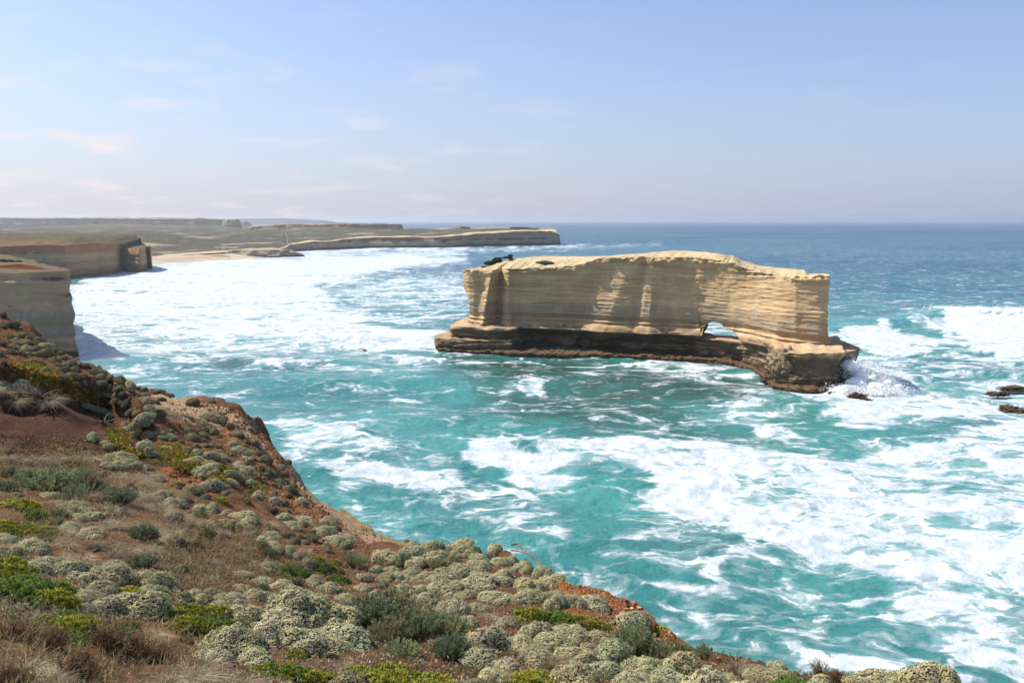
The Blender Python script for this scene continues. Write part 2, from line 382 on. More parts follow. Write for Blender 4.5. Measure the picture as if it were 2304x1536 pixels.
mx = t.n.new('ShaderNodeMixShader'); t.put(mx.inputs[0], fmix); t.l.new(wat, mx.inputs[1]); t.l.new(foa, mx.inputs[2]); t.l.new(mx.outputs[0], t.out.inputs[0])
SEA_MAT = t.m
obj('sea', m, t.m, kind='structure', label='turquoise sea with white surf, foam streaks and blue open water')
del XX, YY, ZZ, V
# ================================================================== ROCK MATERIAL
def rock_mat(name, haze_tint=None, lo=(.42, .255, .130), hi=(.61, .42, .235), grey=(.34, .255, .175), dark=(.060, .046, .034), top=(.58, .44, .25),
             grey_z=(13.2, 18.5), dark_z=10.2, dark_soft=2.0, scale=1.0, bumpd=.35, topz=.72, red=None, red_z=None):
    t = NT(name); p = t.pos(); X = t.xyz(p); N = t.xyz(t.nrm())
    w = t.noise(p, .05 * scale, 3, .5); z = t.math('ADD', X[2], t.math('MULTIPLY', t.math('SUBTRACT', w, .5), 3.0))
    zl = t.n.new('ShaderNodeCombineXYZ'); t.put(zl.inputs[2], z)
    xy = t.vscale(p, (.03 * scale, .03 * scale, 0)); lay = t.noise(t.vadd(t.vscale(zl.outputs[0], (1, 1, 1.1)), xy), 1.0, 5, .68)
    lay2 = t.noise(t.vadd(t.vscale(zl.outputs[0], (1, 1, 4.2)), t.vscale(p, (.14, .14, 0))), 1.0, 3, .6)
    blot = t.noise(p, .14 * scale, 6, .6)
    c = t.mix(t.ss(lay, .33, .66), lo, hi)
    c = t.mix(t.ss(blot, .42, .70, 0, .6), c, tuple(min(1, a * 1.22) for a in hi))
    c = t.mix(t.ss(lay2, .50, .66, 0, .35), c, tuple(a * .72 for a in lo))
    streak = t.noise(t.vscale(p, (.5, .5, .045)), 1.0, 4, .6)
    if grey_z:
        g = t.math('MULTIPLY', t.ss(X[2], grey_z[0] - .3, grey_z[0] + .3), t.ss(z, grey_z[1] + 1.6, grey_z[1] - 1.6))
        c = t.mix(t.math('MULTIPLY', g, t.ss(streak, .35, .65, .55, 1)), c, grey)
        c = t.mix(t.math('MULTIPLY', t.ss(streak, .56, .74), t.ss(X[2], grey_z[1] + 9, grey_z[1], 0, .5)), c, (.52, .49, .45))
    if red is not None:
        c = t.mix(t.math('MULTIPLY', t.ss(z, red_z[0], red_z[1]), t.ss(blot, .30, .6, .4, 1)), c, red)
    c = t.mix(t.math('MULTIPLY', t.ss(N[2], topz - .25, topz + .08), t.ss(X[2], 14, 18)), c, t.mix(t.ss(blot, .35, .65), top, tuple(a * .8 for a in top)))
    if dark_z:
        stain = t.noise(t.vscale(p, (.28, .28, .10)), 1.0, 5, .65)
        dk = t.math('MULTIPLY', t.ss(t.math('ADD', X[2], t.math('MULTIPLY', t.math('SUBTRACT', stain, .5), 9)), dark_z + dark_soft, dark_z - dark_soft), t.ss(N[2], .80, .40, .34, 1))
        c = t.mix(t.math('MULTIPLY', dk, .88), c, t.mix(t.ss(blot, .4, .7), dark, tuple(a * 1.9 for a in dark)))
        c = t.mix(t.ss(X[2], 2.3, 1.3, 0, .9), c, t.mix(t.ss(t.noise(p, .8, 4, .7), .4, .6), (.045, .030, .018), (.13, .075, .035)))   # weed on the wave-washed foot
    fine = t.noise(p, 1.6, 6, .7)
    c = t.mix(t.ss(fine, .30, .70, 0, .35), c, t.mix(.5, c, (.9, .85, .75), 'MULTIPLY'))
    h = t.math('ADD', t.math('ADD', t.math('MULTIPLY', lay, 1.4), t.math('MULTIPLY', lay2, .8)), t.math('ADD', t.math('MULTIPLY', fine, .7), t.math('MULTIPLY', blot, .6)))
    t.pbsdf(c, .93, t.bump(h, .9, bumpd), spec=.12)
    return t.m
STONE = rock_mat('sandstone')

# ------------------------------------------------------------------ closed box of rock from front/back walls
def box_rock(F, B, nc=24, topf=None, endf=0.0):
    """F,B: (S,T,3) front and back wall grids that share T levels; adds top, underside and both ends"""
    S, T, _ = F.shape; Vs, Fs, off = [], [], 0
    c = np.linspace(0, 1, nc)[None, :, None]
    top = F[:, -1:, :] * (1 - c) + B[:, -1:, :] * c
    if topf is not None: top[..., 2] += topf(top[..., 0], top[..., 1], c[..., 0] + 0 * top[..., 0])
    bot = F[:, :1, :] * (1 - c) + B[:, :1, :] * c
    e0 = F[0, :, None, :] * (1 - c) + B[0, :, None, :] * c; e1 = F[-1, :, None, :] * (1 - c) + B[-1, :, None, :] * c
    cc = c[..., 0] * (1 - c[..., 0])
    if topf is not None:
        e0[-1] = top[0]; e1[-1] = top[-1]
    for g, flip in ((F, 0), (B, 1), (top, 1), (bot, 0), (e0, 0), (e1, 1)):
        n, mm = g.shape[:2]; f = grid_faces(n, mm, off)
        if (g is F) or (g is top): pass
        Vs.append(g.reshape(-1, 3)); Fs.append((f[:, ::-1] if flip else f)); off += n * mm
    return np.concatenate(Vs), np.concatenate(Fs)
def orient(m):
    import bmesh
    bm = bmesh.new(); bm.from_mesh(m); bmesh.ops.recalc_face_normals(bm, faces=bm.faces); bm.to_mesh(m); bm.free()
def strata_disp(V, N, amp=.35, big=.6, seed=0, tall=1.0):
    x, y, z = V.T
    zz = z + (fbm(x / 40, y / 40, octs=2, seed=seed + 3) - .5) * 2.2
    led = (vnoise(zz * .9 + 11, zz * 0 + seed, 0, seed) - .5) * 1.0 + (vnoise(zz * 2.3, zz * 0 + 5, 0, seed + 1) - .5) * .7 + (vnoise(zz * 5.0, x / 30, 0, seed + 2) - .5) * .35
    led = np.sign(led) * np.abs(led) ** .8
    mod = .35 + 1.3 * vnoise(x / 9, y / 9, z / 9, seed + 7)
    shelf_ = fbm(x / 5.0, y / 5.0, zz / .62, 3, seed + 31) - .5
    d = led * amp * mod * .75 + np.sign(shelf_) * np.abs(shelf_) ** .7 * amp * 1.5 + (fbm(x / 8, y / 8, z / 7, 4, seed + 9) - .5) * big * 2 + (fbm(x / 1.6, y / 1.6, z / 1.1, 3, seed + 12) - .5) * amp * .9
    side = 1 - np.abs(N[:, 2]) ** 2 * .75
    H = N.copy(); H[:, 2] *= .6
    return V + H * (d * side)[:, None]

# ================================================================== THE GREAT SEA STACK
def X_at(u, Y, z):
    # x on the sight line of column u at forward distance Y and height z
    f = Y * CT - (z - EYE) * ST
    return (u - 1152) / FPX * f
def z_of(v, Y):
    x, y, d = ray(1152, v); return EYE + d * Y / y
BODY = [ # u_top, p_top, u_bot, p_bot  (p = metres towards the viewer)
 (1041, -1.6, 1056, -1.0), (1050, .8, 1060, .6), (1066, 1.6, 1064, 1.5), (1088, 1.3, 1071, 1.8), (1107, 4.0, 1084, 5.2), (1116, 1.0, 1102, .8),
 (1129, -3.6, 1122, -2.4), (1135, .6, 1130, 1.6), (1144, 2.0, 1146, 3.2), (1152, .9, 1156, 1.2), (1170, .2, 1172, .2), (1290, -.6, 1262, -1.0), (1352, -.6, 1304, -1.4),
 (1382, .2, 1318, .6), (1424, 1.5, 1356, 2.8), (1438, 1.6, 1400, 2.4), (1452, .1, 1424, 1.2), (1459, 1.6, 1441, 3.4), (1470, 2.0, 1460, 4.2), (1484, 1.2, 1476, 2.2),
 (1515, 1.7, 1494, .8), (1540, 1.1, 1520, 1.2), (1580, 1.9, 1550, .8), (1612, 1.0, 1580, .6), (1648, 1.8, 1620, .3), (1682, .7, 1660, 1.0), (1712, .9, 1700, 3.0), (1744, .3, 1728, 4.6),
 (1757, 2.4, 1745, 5.4), (1776, 3.0, 1762, 4.4), (1800, 2.8, 1800, 3.0), (1840, 2.4, 1840, 2.6), (1862, 1.4, 1866, 1.2)]
YB = ([1041, 1135, 1200, 1300, 1400, 1460, 1560, 1640, 1700, 1750, 1790, 1870], [317, 314, 310, 305, 301, 298.5, 292, 282, 272.5, 263, 256, 249])
BROW = ([1041, 1060, 1100, 1134, 1210, 1280, 1310, 1349, 1400, 1458, 1527, 1600, 1644, 1688, 1720, 1753, 1800, 1870], [608, 606, 606, 605, 603, 601, 594, 583, 579, 577, 579, 581, 589, 607, 613, 622, 622, 620])
SKYL = ([1041, 1070, 1089, 1110, 1167, 1220, 1340, 1427, 1460, 1492, 1530, 1557, 1600, 1644, 1662, 1700, 1740, 1813, 1822, 1850, 1870], [606, 598, 590, 582, 577, 577, 576, 569, 566, 563, 565, 566, 569, 575, 586, 597, 602, 606, 616, 617, 617])
cb = np.array(BODY, float)
def colp(t):
    uc = cb[:, 2] * (1 - t) + cb[:, 0] * t; pc = cb[:, 3] * (1 - t) + cb[:, 1] * t
    return uc, pc
S, T = 500, 120
s = np.linspace(0, 1, S); tt = np.linspace(0, 1, T)
LU = ([0, .06, .12, .35, .5, .62, .72, .9, 1], [1046, 1053, 1056, 1055, 1053, 1046, 1043, 1043, 1040])
RU = ([0, .05, .1, .16, .3, .5, .65, .85, 1], [1884, 1874, 1868, 1864, 1861, 1860, 1862, 1866, 1867])
yb = lambda u: np.interp(u, *YB)
F = np.zeros((S, T, 3)); Bk = np.zeros((S, T, 3))
u_mid = 1041 + (1866 - 1041) * s
Ym = yb(u_mid)
width = np.interp(s, [0, .06, .2, .6, .8, .93, 1], [13, 20, 26, 26, 21, 15, 12]) * (1 - .62 * np.exp(-((s - .69) / .045) ** 2))
# height of the underside (it rises over the arch) and of both brows
uf = u_mid
arch = lambda u, c, hw: np.sqrt(np.clip(1 - ((u - c) / hw) ** 2, 0, 1))
z0 = 8.6 + 5.2 * np.maximum(arch(uf, 1594, 27) ** .9, .62 * arch(uf, 1620, 30))
z0[(uf > 1650) | (uf < 1567)] = 8.6
z1 = z_of(np.interp(u_mid, *BROW), Ym) + (fbm(u_mid / 14, 0 * u_mid, octs=4, seed=66) - .5) * 1.3
ub = u_mid; Yb_ = Ym + width * .95
z1b = z_of(np.interp(ub, *SKYL), Yb_)
ker = np.exp(-np.linspace(-2, 2, 7) ** 2); ker /= ker.sum()
for k, t in enumerate(tt):
    uc, pc = colp(t); ul = np.interp(t, *LU); ur = np.interp(t, *RU)
    uu = ul + (ur - ul) * s
    P = np.interp(uu, uc, pc) * 1.15; P = np.convolve(np.pad(P, 3, 'edge'), ker, 'valid')
    z = z0 + (z1 - z0) * t; z = np.where(t < .18, np.maximum(z, z), z)
    base = np.interp(z, [8.0, 9.4, 10.6, 11.4, 12.1, 12.7, 13.4, 14.6, 16, 24, 30, 40], [3.4, 2.2, 1.2, -.6, .4, -1.7, -1.2, .25, .3, 0, .1, .9]) + smooth(t, .86, .97) * ((vnoise(z * 1.1, uu / 40, 0, 41) > .5) * .8 + (fbm(uu / 9, z, octs=3, seed=43) - .5) * 1.8)
    Y = yb(uu) - P - base
    F[:, k, 0] = X_at(uu, Y, z); F[:, k, 1] = Y; F[:, k, 2] = z
    zb = z0 + (z1b - z0) * t
    dx = .33 * width + np.interp(s, [0, .9, 1], [0, 0, -.1 * 12]); Yk = Ym + width * .95
    bul = (fbm(s * 9, zb / 9, octs=2, seed=4) - .5) * 5
    Bk[:, k, 0] = X_at(uu, Ym, z) + dx; Bk[:, k, 1] = Yk + bul; Bk[:, k, 2] = zb
def topf(x, y, c):
    q = c * (1 - c) * 4
    return q ** .5 * ((fbm(x / 9, y / 9, octs=4, seed=21) - .5) * 1.6 + .15) + q * (fbm(x / 2, y / 2, octs=3, seed=22) - .5) * .5
V, Fa = box_rock(F, Bk, 44, topf)
V, Fa = weld(V, Fa)
m = raw_mesh('rock_body', V, Fa); orient(m)
N = np.zeros(len(m.vertices) * 3, np.float32); m.vertices.foreach_get('normal', N); N = N.reshape(-1, 3)
V = np.zeros(len(m.vertices) * 3, np.float32); m.vertices.foreach_get('co', V); V = V.reshape(-1, 3).astype(float)
V2 = strata_disp(V, N.astype(float), .24, .75, 2)
m.vertices.foreach_set('co', V2.astype(np.float32).ravel()); m.update()
stack = bpy.data.objects.new('sea_stack', None); COL.objects.link(stack); stack.location = (40, 300, 0)
stack['label'] = 'long flat-topped sandstone sea stack with small arch, standing in the surf'; stack['category'] = 'sea stack'
def child(name, mesh, mat, par):
    o = obj(name, mesh, mat); o.parent = par
    o.matrix_parent_inverse = Matrix.Translation(par.location).inverted() if par.location.length else Matrix.Identity(4)
    return o
child('rock_body', m, STONE, stack)

def wall_block(front, zt, thick, levels, prof, S=300, seed=0, amp=.4, big=.9, back=(.33, .95), pits=None, ends=None, nc=18, topadd=None):
    """front: list of (u, Y) along the foot line; prof(z, u)-> metres towards viewer"""
    uu = np.array([a for a, b in front], float); yy = np.array([b for a, b in front], float)
    L = np.concatenate([[0], np.cumsum(np.hypot(np.diff(uu) / 6, np.diff(yy)))]); s = np.linspace(0, 1, S) * L[-1]
    U = np.interp(s, L, uu); Y0 = np.interp(s, L, yy); ker = np.exp(-np.linspace(-2, 2, 9) ** 2); ker /= ker.sum()
    Y0 = np.convolve(np.pad(Y0, 4, 'edge'), ker, 'valid')
    ztop = zt(U) if callable(zt) else np.full(S, zt)
    th = thick(U) if callable(thick) else np.full(S, thick)
    G = np.zeros((S, levels, 3)); H = G.copy()
    for k, t in enumerate(np.linspace(0, 1, levels)):
        z = -1.5 + (ztop + 1.5) * t
        Y = Y0 - prof(z, U, t)
        G[:, k, 0] = X_at(U, Y0, z * 0 + 3); G[:, k, 1] = Y; G[:, k, 2] = z
        H[:, k, 0] = G[:, k, 0] + th * back[0]; H[:, k, 1] = Y0 + th * back[1]; H[:, k, 2] = z
    V, Fa = box_rock(G, H, nc, topadd)
    V, Fa = weld(V, Fa)
    m = raw_mesh('block', V, Fa); orient(m)
    N = np.zeros(len(m.vertices) * 3, np.float32); m.vertices.foreach_get('normal', N); N = N.reshape(-1, 3)
    V = np.zeros(len(m.vertices) * 3, np.float32); m.vertices.foreach_get('co', V); V = V.reshape(-1, 3).astype(float)
    m.vertices.foreach_set('co', strata_disp(V, N.astype(float), amp, big, seed).astype(np.float32).ravel()); m.update()
    return m
def plinth_prof(z, U, t):
    cave = 6.0 * smooth(fbm(U / 60, z / 9, octs=3, seed=31), .40, .62) * ((U > 1165) & (U < 1570)) * smooth(t, .98, .72)
    cave += 4.0 * np.exp(-((U - 1235) / 62) ** 2) * smooth(t, .88, .55) * smooth(t, -.1, .2)
    cave += 2.6 * np.exp(-((U - 1390) / 50) ** 2) * smooth(t, .80, .45)
    cave += 1.6 * ((U > 1600) & (U < 1735)) * smooth(t, .7, .3)
    edge = np.interp(t, [0, .12, .2, .5, .8, .93, 1], [1.2, .6, -1.2, -1.6, -.5, .5, 0])
    return edge - cave
def plinth_top(U):
    return np.interp(U, [1018, 1060, 1150, 1240, 1290, 1430, 1560, 1575, 1660, 1700, 1740, 1800, 1925], [9.0, 9.3, 9.0, 8.2, 9.2, 9.4, 8.4, 7.6, 7.8, 9.0, 10.4, 11.0, 10.8]) + (fbm(U / 18, U * 0, octs=2, seed=8) - .5) * .9
m = wall_block([(1019, 322), (1022, 311), (1060, 307), (1100, 306), (1150, 305), (1175, 309.5), (1240, 310.5), (1285, 304.5), (1360, 300), (1430, 297), (1560, 291), (1640, 281), (1700, 270), (1730, 259), (1738, 246), (1752, 239.5), (1790, 236), (1840, 234), (1895, 236)],
               plinth_top, lambda U: np.interp(U, [1019, 1150, 1500, 1565, 1660, 1710, 1740, 1790, 1895], [20, 34, 34, 12, 12, 38, 46, 40, 36]), 48, plinth_prof, S=420, seed=5, amp=.42, big=3.4, nc=26,
               topadd=lambda x, y, c: c * (1 - c) * 4 * .6)
child('dark_plinth', m, STONE, stack)
m = wall_block([(1880, 246), (1900, 241), (1916, 243), (1924, 250)], 10.3, 18, 30, lambda z, U, t: np.interp(t, [0, .2, .5, .9, 1], [.6, -.6, -.8, .1, .4]) + 0 * U, S=60, seed=15, amp=.4, big=1.2, back=(.05, 1))
child('corner_block', m, STONE, stack)
m = wall_block([(980, 318), (984, 309), (1010, 307), (1060, 304), (1110, 303), (1150, 303)], lambda U: 4.6 + 0 * U + (fbm(U / 12, U * 0, octs=2, seed=3) - .5), 14, 24, lambda z, U, t: np.interp(t, [0, .3, .8, 1], [.8, -.2, .3, 0]) + 0 * U, S=110, seed=25, amp=.5, big=1.3)
child('low_ledge', m, STONE, stack)
m = wall_block([(985, 306), (1020, 304), (1060, 302), (1120, 299), (1200, 296), (1300, 293), (1420, 291), (1540, 287), (1620, 280), (1690, 268), (1720, 254), (1745, 236), (1800, 231), (1860, 229.5), (1905, 231)], lambda U: .75 + (fbm(U / 9, U * 0, octs=3, seed=9) - .5) * 1.3, 18, 14,
               lambda z, U, t: (fbm(U / 14, z * 0, octs=4, seed=19) - .5) * 3.4, S=420, seed=35, amp=.5, big=1.2, back=(.2, .97), nc=14)
child('wave_cut_shelf', m, STONE, stack)
# broken hanging boulder at the near corner of the plinth (child: it is part of the same rock)
def blob(name, c, r, seed=0, lev=4, rough=.45, flat=1.0, freq=1.0):
    import bmesh
    bm = bmesh.new(); bmesh.ops.create_icosphere(bm, subdivisions=lev, radius=1)
    me = bpy.data.meshes.new(name); bm.to_mesh(me); bm.free()
    V = np.zeros(len(me.vertices) * 3, np.float32); me.vertices.foreach_get('co', V); V = V.reshape(-1, 3).astype(float)
    n = fbm(V[:, 0] * 1.3 * freq + seed * 3.1 + 9, V[:, 1] * 1.3 * freq - seed + 9, V[:, 2] * 1.3 * freq + 9, 4, seed)
    n2 = np.abs(fbm(V[:, 0] * 3 * freq + seed, V[:, 1] * 3 * freq + 20, V[:, 2] * 3 * freq + 7, 3, seed + 5) - .5)
    V *= (1 + (n - .5) * rough * 2 - n2 * rough * .9)[:, None]
    V[:, 2] = np.where(V[:, 2] < 0, V[:, 2] * flat, V[:, 2])
    V = V * np.asarray(r, float) + np.asarray(c, float)
    me.vertices.foreach_set('co', V.astype(np.float32).ravel()); me.polygons.foreach_set('use_smooth', np.ones(len(me.polygons), bool)); me.update()
    return me
STONE2 = rock_mat('broken_rock', lo=(.20, .14, .075), hi=(.36, .27, .16), grey_z=None, dark_z=3.0, dark_soft=4.5, scale=4, bumpd=.5)
x, y = X_at(1768, 240.5, 7), 240.5
child('hanging_boulder', blob('hanging_boulder', (x, y + 1.2, 6.2), (4.4, 3.2, 5.0), 4, 5, .55, freq=1.7), STONE2, stack)

# low weedy reef rocks round the near corner and far right
WEED = rock_mat('weedy_rock', lo=(.075, .048, .026), hi=(.17, .105, .05), grey_z=None, dark_z=1.0, dark_soft=1.2, scale=5, bumpd=.4)
def reef(u, v, w, h, d, seed, label):
    x, y = at_z(u, v)
    L = w / FPX * y / CT
    o = obj('reef_rock', blob('reef_rock', (0, 0, 0), (L / 2, d, h), seed, 4, .95, .6, freq=2.7), WEED); o.location = (x, y + d * .5, -.1)
    o['label'] = label; o['category'] = 'rock'; o['group'] = 'weedy reef rocks awash in the surf'
reef(1728, 858, 26, 1.2, 1.8, 1, 'brown weedy rock at the left foot of the big corner block')
reef(1770, 868, 60, .7, 1.6, 2, 'thin brown rock ledge just right of the first reef rock')
reef(1830, 880, 70, .7, 1.5, 3, 'brown rock ledge awash below the corner block')
reef(1880, 886, 46, .8, 1.3, 4, 'knobbly brown rock right under the stack corner')
reef(1932, 895, 40, 1.3, 1.6, 5, 'brown rock in the spray right of the stack corner')
reef(1950, 901, 22, .7, 1.0, 6, 'small brown rock, rightmost beside the spray')
reef(2290, 876, 70, .8, 2.4, 7, 'dark rock ledge at the right edge, upper of the pair')
reef(2250, 888, 50, .8, 1.6, 8, 'thin dark rock strip left of the right edge ledge')
reef(2275, 922, 40, 1.0, 2.2, 9, 'dark brown rock at the right edge, lower and left')
reef(2320, 930, 60, 1.0, 2.6, 10, 'dark brown rock cut by the right edge')
reef(1505, 805, 60, .6, 1.2, 12, 'low weedy rock at the foot of the plinth left of the arch')
reef(1030, 790, 60, .6, 1.4, 13, 'low weedy rock in front of the low left ledge')
reef(1005, 775, 14, .8, 1.2, 14, 'small rock off the left tip of the ledge')
reef(820, 788, 9, .35, .7, 15, 'tiny dark rock below the white breaker')

# ------------------------------------------------------------------ spray thrown up against the corner, and along the breaker
t = NT('spray'); p = t.pos()
t.pbsdf((.97, .97, .96), .9, t.bump(t.noise(p, .9, 6, .7), .6, .5), spec=.02, **{'Subsurface Weight': .4, 'Subsurface Radius': (1.2, 1.2, 1.3)})
SPRAY = t.m
def flecks(g, cx_, cy_, cz_, n, ex, ey, ez, sz):
    p = np.stack([cx_ + g.normal(size=n) * ex, cy_ + g.normal(size=n) * ey, np.abs(cz_ + g.normal(size=n) * ez)], 1)
    a = g.normal(size=(n, 3)) * sz; b = g.normal(size=(n, 3)) * sz
    V = np.stack([p, p + a, p + b], 1).reshape(-1, 3); return V, np.arange(n * 3).reshape(-1, 3)
def spray(name, pts, label, fl=()):
    Vs, Fs, off = [], [], 0
    for (x, y, z, r, sd_) in pts:
        me = blob('tmp', (x, y, z), (r * 1.25, r, r * .75), sd_, 3, .62, freq=3.2)
        V = np.zeros(len(me.vertices) * 3, np.float32); me.vertices.foreach_get('co', V); V = V.reshape(-1, 3)
        Fi = np.zeros(len(me.polygons) * 3, np.int32); me.loops.foreach_get('vertex_index', Fi)
        Vs.append(V); Fs.append(Fi.reshape(-1, 3) + off); off += len(V); bpy.data.meshes.remove(me)
    g_ = np.random.default_rng(3)
    for a in fl:
        V, Fi = flecks(g_, *a); Vs.append(V); Fs.append(Fi + off); off += len(V)
    o = obj(name, raw_mesh(name, np.concatenate(Vs), np.concatenate(Fs)), SPRAY, kind='stuff'); o['label'] = label
pts = []
for i in range(26):
    a = rng.random(); b = rng.random()
    x = X_at(1915 + 110 * a, 238, 3); y = 232 + 16 * b + a * 2; r = (1 - a * .6) * rng.uniform(1.4, 3.0)
    pts.append((x, y, (1 - a) ** 1.4 * 7.0 * rng.random() + .2, r, i))
for i in range(24):
    a = rng.random(); x = X_at(1885 + 110 * a, 231, 1); pts.append((x, 229.5 + rng.uniform(-1.5, 3), rng.uniform(-.6, .1), rng.uniform(.5, 1.0), i + 60))
fl = [(float(X_at(1915 + 26 * k, 238, 4)), 238 + k, 5.8 - k * 1.2, 2200, 2.2, 2.8, 1.9, .12) for k in range(5)]
fl += [(float(X_at(1890 + 24 * k, 231, 1)), 230.5, .7, 1300, 2.4, 2.0, .7, .16) for k in range(6)]
spray('wave_spray', pts, 'white spray bursting against the right foot of the sea stack', fl)
pts = []; fl = []
for i in range(60):
    a = rng.random(); u_ = 2098 + a * 420; Yc = 398 - 6 * a + rng.uniform(-4, 5); h_ = 6.6 - 1.2 * a
    pts.append((X_at(u_, Yc, 5), Yc - 3, h_ - 1.2 - rng.random() ** 2 * 4.5, rng.uniform(1.2, 2.6), i + 200))
for k in range(14):
    u_ = 2098 + k * 30; fl.append((float(X_at(u_, 398, 7)), 399, 6.6 - k * .07, 700, 3.2, 2.0, .8, .17))
spray('breaking_crest', pts, 'white tumbling crest of the big breaker at the right edge', fl)
# ================================================================== HEADLANDS (surveyed coast line, wall, plateau)
def veg_mat(name, g1, g2, rock_lo, rock_hi, top, red=None, scale=1.0, wall_dark=.0):
    t = NT(name); p = t.pos(); X = t.xyz(p); N = t.xyz(t.nrm())
    w = t.noise(p, .02 * scale, 4, .5); z = t.math('ADD', X[2], t.math('MULTIPLY', t.math('SUBTRACT', w, .5), 8))
    zl = t.n.new('ShaderNodeCombineXYZ'); t.put(zl.inputs[2], z)
    lay = t.noise(t.vadd(t.vscale(zl.outputs[0], (1, 1, .55)), t.vscale(p, (.006, .006, 0))), 1.0, 6, .7)
    st = t.noise(t.vscale(p, (.07, .07, .012)), 1.0, 5, .6)
    c = t.mix(t.ss(lay, .35, .65), rock_lo, rock_hi); c = t.mix(t.ss(st, .45, .7, 0, .4), c, tuple(a * .7 for a in rock_lo))
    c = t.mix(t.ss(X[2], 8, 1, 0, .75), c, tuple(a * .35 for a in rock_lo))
    if red is not None: c = t.mix(t.math('MULTIPLY', t.attr('rim'), t.ss(t.noise(p, .06, 5, .65), .35, .6, .25, 1)), c, red)
    v1 = t.noise(p, .011 * scale, 6, .6); v2 = t.noise(p, .09 * scale, 5, .7)
    g = t.mix(t.ss(v2, .35, .65), g1, g2); g = t.mix(t.ss(v1, .52, .72, 0, .7), g, top)
    bare = t.attr('bare')
    g = t.mix(t.ss(t.math('ADD', bare, t.math('MULTIPLY', t.math('SUBTRACT', v2, .5), .9)), .35, .65), g, top)
    c = t.mix(t.ss(N[2], .55, .80), c, g)
    h = t.math('ADD', t.math('MULTIPLY', lay, 1.0), t.math('ADD', t.math('MULTIPLY', v2, 1.2), t.math('MULTIPLY', st, 1.0)))
    t.pbsdf(c, .95, t.bump(h, .9, 1.6), spec=.05)
    return t.m
def headland(name, coast, top_z, reach, center_fn, mat, label, n=900, wall_rows=26, in_rows=40, relief=2.0, cell=1.0, foot=None, bare=.0, rim_w=.06, rim_drop=.25, seed=0, wob=1.0, rimn=.16, hill=None, category=None):
    """coast: list of (x,y); top_z: per-point cliff height; reach: per-point inland distance; center_fn: inland unit direction per point"""
    c = np.asarray(coast, float); L = np.concatenate([[0], np.cumsum(np.hypot(*np.diff(c, axis=0).T))]); s = np.linspace(0, L[-1], n)
    x = np.interp(s, L, c[:, 0]); y = np.interp(s, L, c[:, 1]); h = np.interp(s, L, top_z); rc = np.interp(s, L, reach)
    dx, dy = center_fn(s / L[-1]); d = np.hypot(dx, dy); dx = dx / d; dy = dy / d
    wv = (fbm(s / (60 * cell), s * 0, octs=5, seed=seed) - .5) * 26 * cell * wob
    rows = []; rim = []; br = []
    h = h * (1 + (fbm(s / (34 * cell), s * 0, octs=4, seed=seed + 60) - .5) * rimn)
    for k in range(wall_rows):
        t = k / (wall_rows - 1); z = -2 + (h + 2) * t
        led = (vnoise(z / (2.2 * cell) + 0 * s, s / (400 * cell), 0, seed + 4) - .5) * 3.2 * cell + (fbm(s / (9 * cell), z / (6 * cell), octs=3, seed=seed + 8) - .5) * 5 * cell
        und = (foot(t) if foot else -1.5 * smooth(t, .35, .1) * cell)
        off = wv + led - und * 1.0 + t * 1.5 * cell
        rows.append((x + dx * off, y + dy * off, z)); rim.append(smooth(t, .72, .84) + 0 * s); br.append(0 * s)
    off0 = off
    for k in range(1, in_rows + 1):
        q = (k / in_rows) ** 2.2
        off = off0 + q * rc
        tip = smooth(q, .985, 1.0)
        inx = x + dx * off; iny = y + dy * off
        base = h * (1 + rim_drop * smooth(q * rc, 0, 40 * cell))
        z = base + (fbm(inx / (140 * cell), iny / (140 * cell), octs=4, seed=seed + 20) - .5) * relief * 2.2 * smooth(q * rc, 0, 60 * cell) + (fbm(inx / (14 * cell), iny / (14 * cell), octs=3, seed=seed + 30) - .5) * 1.6 * cell * smooth(q * rc, 0, 12 * cell)
        if hill is not None: z = z + hill(inx, iny, q * rc)
        z = z * (1 - tip) - 3 * tip
        rows.append((inx, iny, z)); rim.append(smooth(q * rc, 30 * cell, 8 * cell) + 0 * s); br.append(smooth(q * rc, 46 * cell, 10 * cell) * .9 + bare + 0 * s)
    G = np.stack([np.stack([a, b, cc + 0 * a], -1) for a, b, cc in rows], 0)
    m = raw_mesh(name, G.reshape(-1, 3), grid_faces(G.shape[0], n)[:, ::-1])
    attr(m, 'rim', np.array(rim)); attr(m, 'bare', np.array(br))
    o = obj(name, m, mat, kind='structure'); o['label'] = label
    return o
P0 = lambda u, v, z=0.: tuple(float(a) for a in at_z(u, v, z))
LAND = veg_mat('headland_scrub', (.045, .047, .030), (.110, .098, .064), (.24, .19, .135), (.38, .30, .21), (.46, .35, .22), red=(.33, .17, .08))
# main plateau with the low cliffs that run out to the dark point
coast = [P0(-1500, 600), P0(-400, 594), P0(200, 592), P0(340, 588), P0(480, 580), P0(560, 577), P0(630, 576), P0(652, 566), P0(700, 563), P0(760, 561), P0(830, 558), P0(900, 557), P0(980, 556), P0(1060, 554.5), P0(1140, 553), P0(1200, 552), P0(1238, 551.5)]
tx, ty = coast[-1]
coast += [(tx + 26, ty + 30), (tx + 10, ty + 120), (tx - 60, ty + 240), (tx - 200, ty + 420)]
hz_ = [3, 3, 3, 4, 6, 9, 10, 13, 15, 16, 17, 18, 20, 23, 27, 29, 30, 20, 30, 31, 31]
rch = [5200, 5200, 5200, 5000, 4200, 3600, 3200, 2900, 2700, 2300, 1900, 1500, 1100, 800, 520, 320, 150, 100, 100, 90, 60]
def dirs(s):
    return np.interp(s, [0, .5, .8, .9, 1], [-.28, -.28, -.35, -.75, -.9]), np.interp(s, [0, .8, .9, .95, 1], [1, 1, .65, .5, -.3])
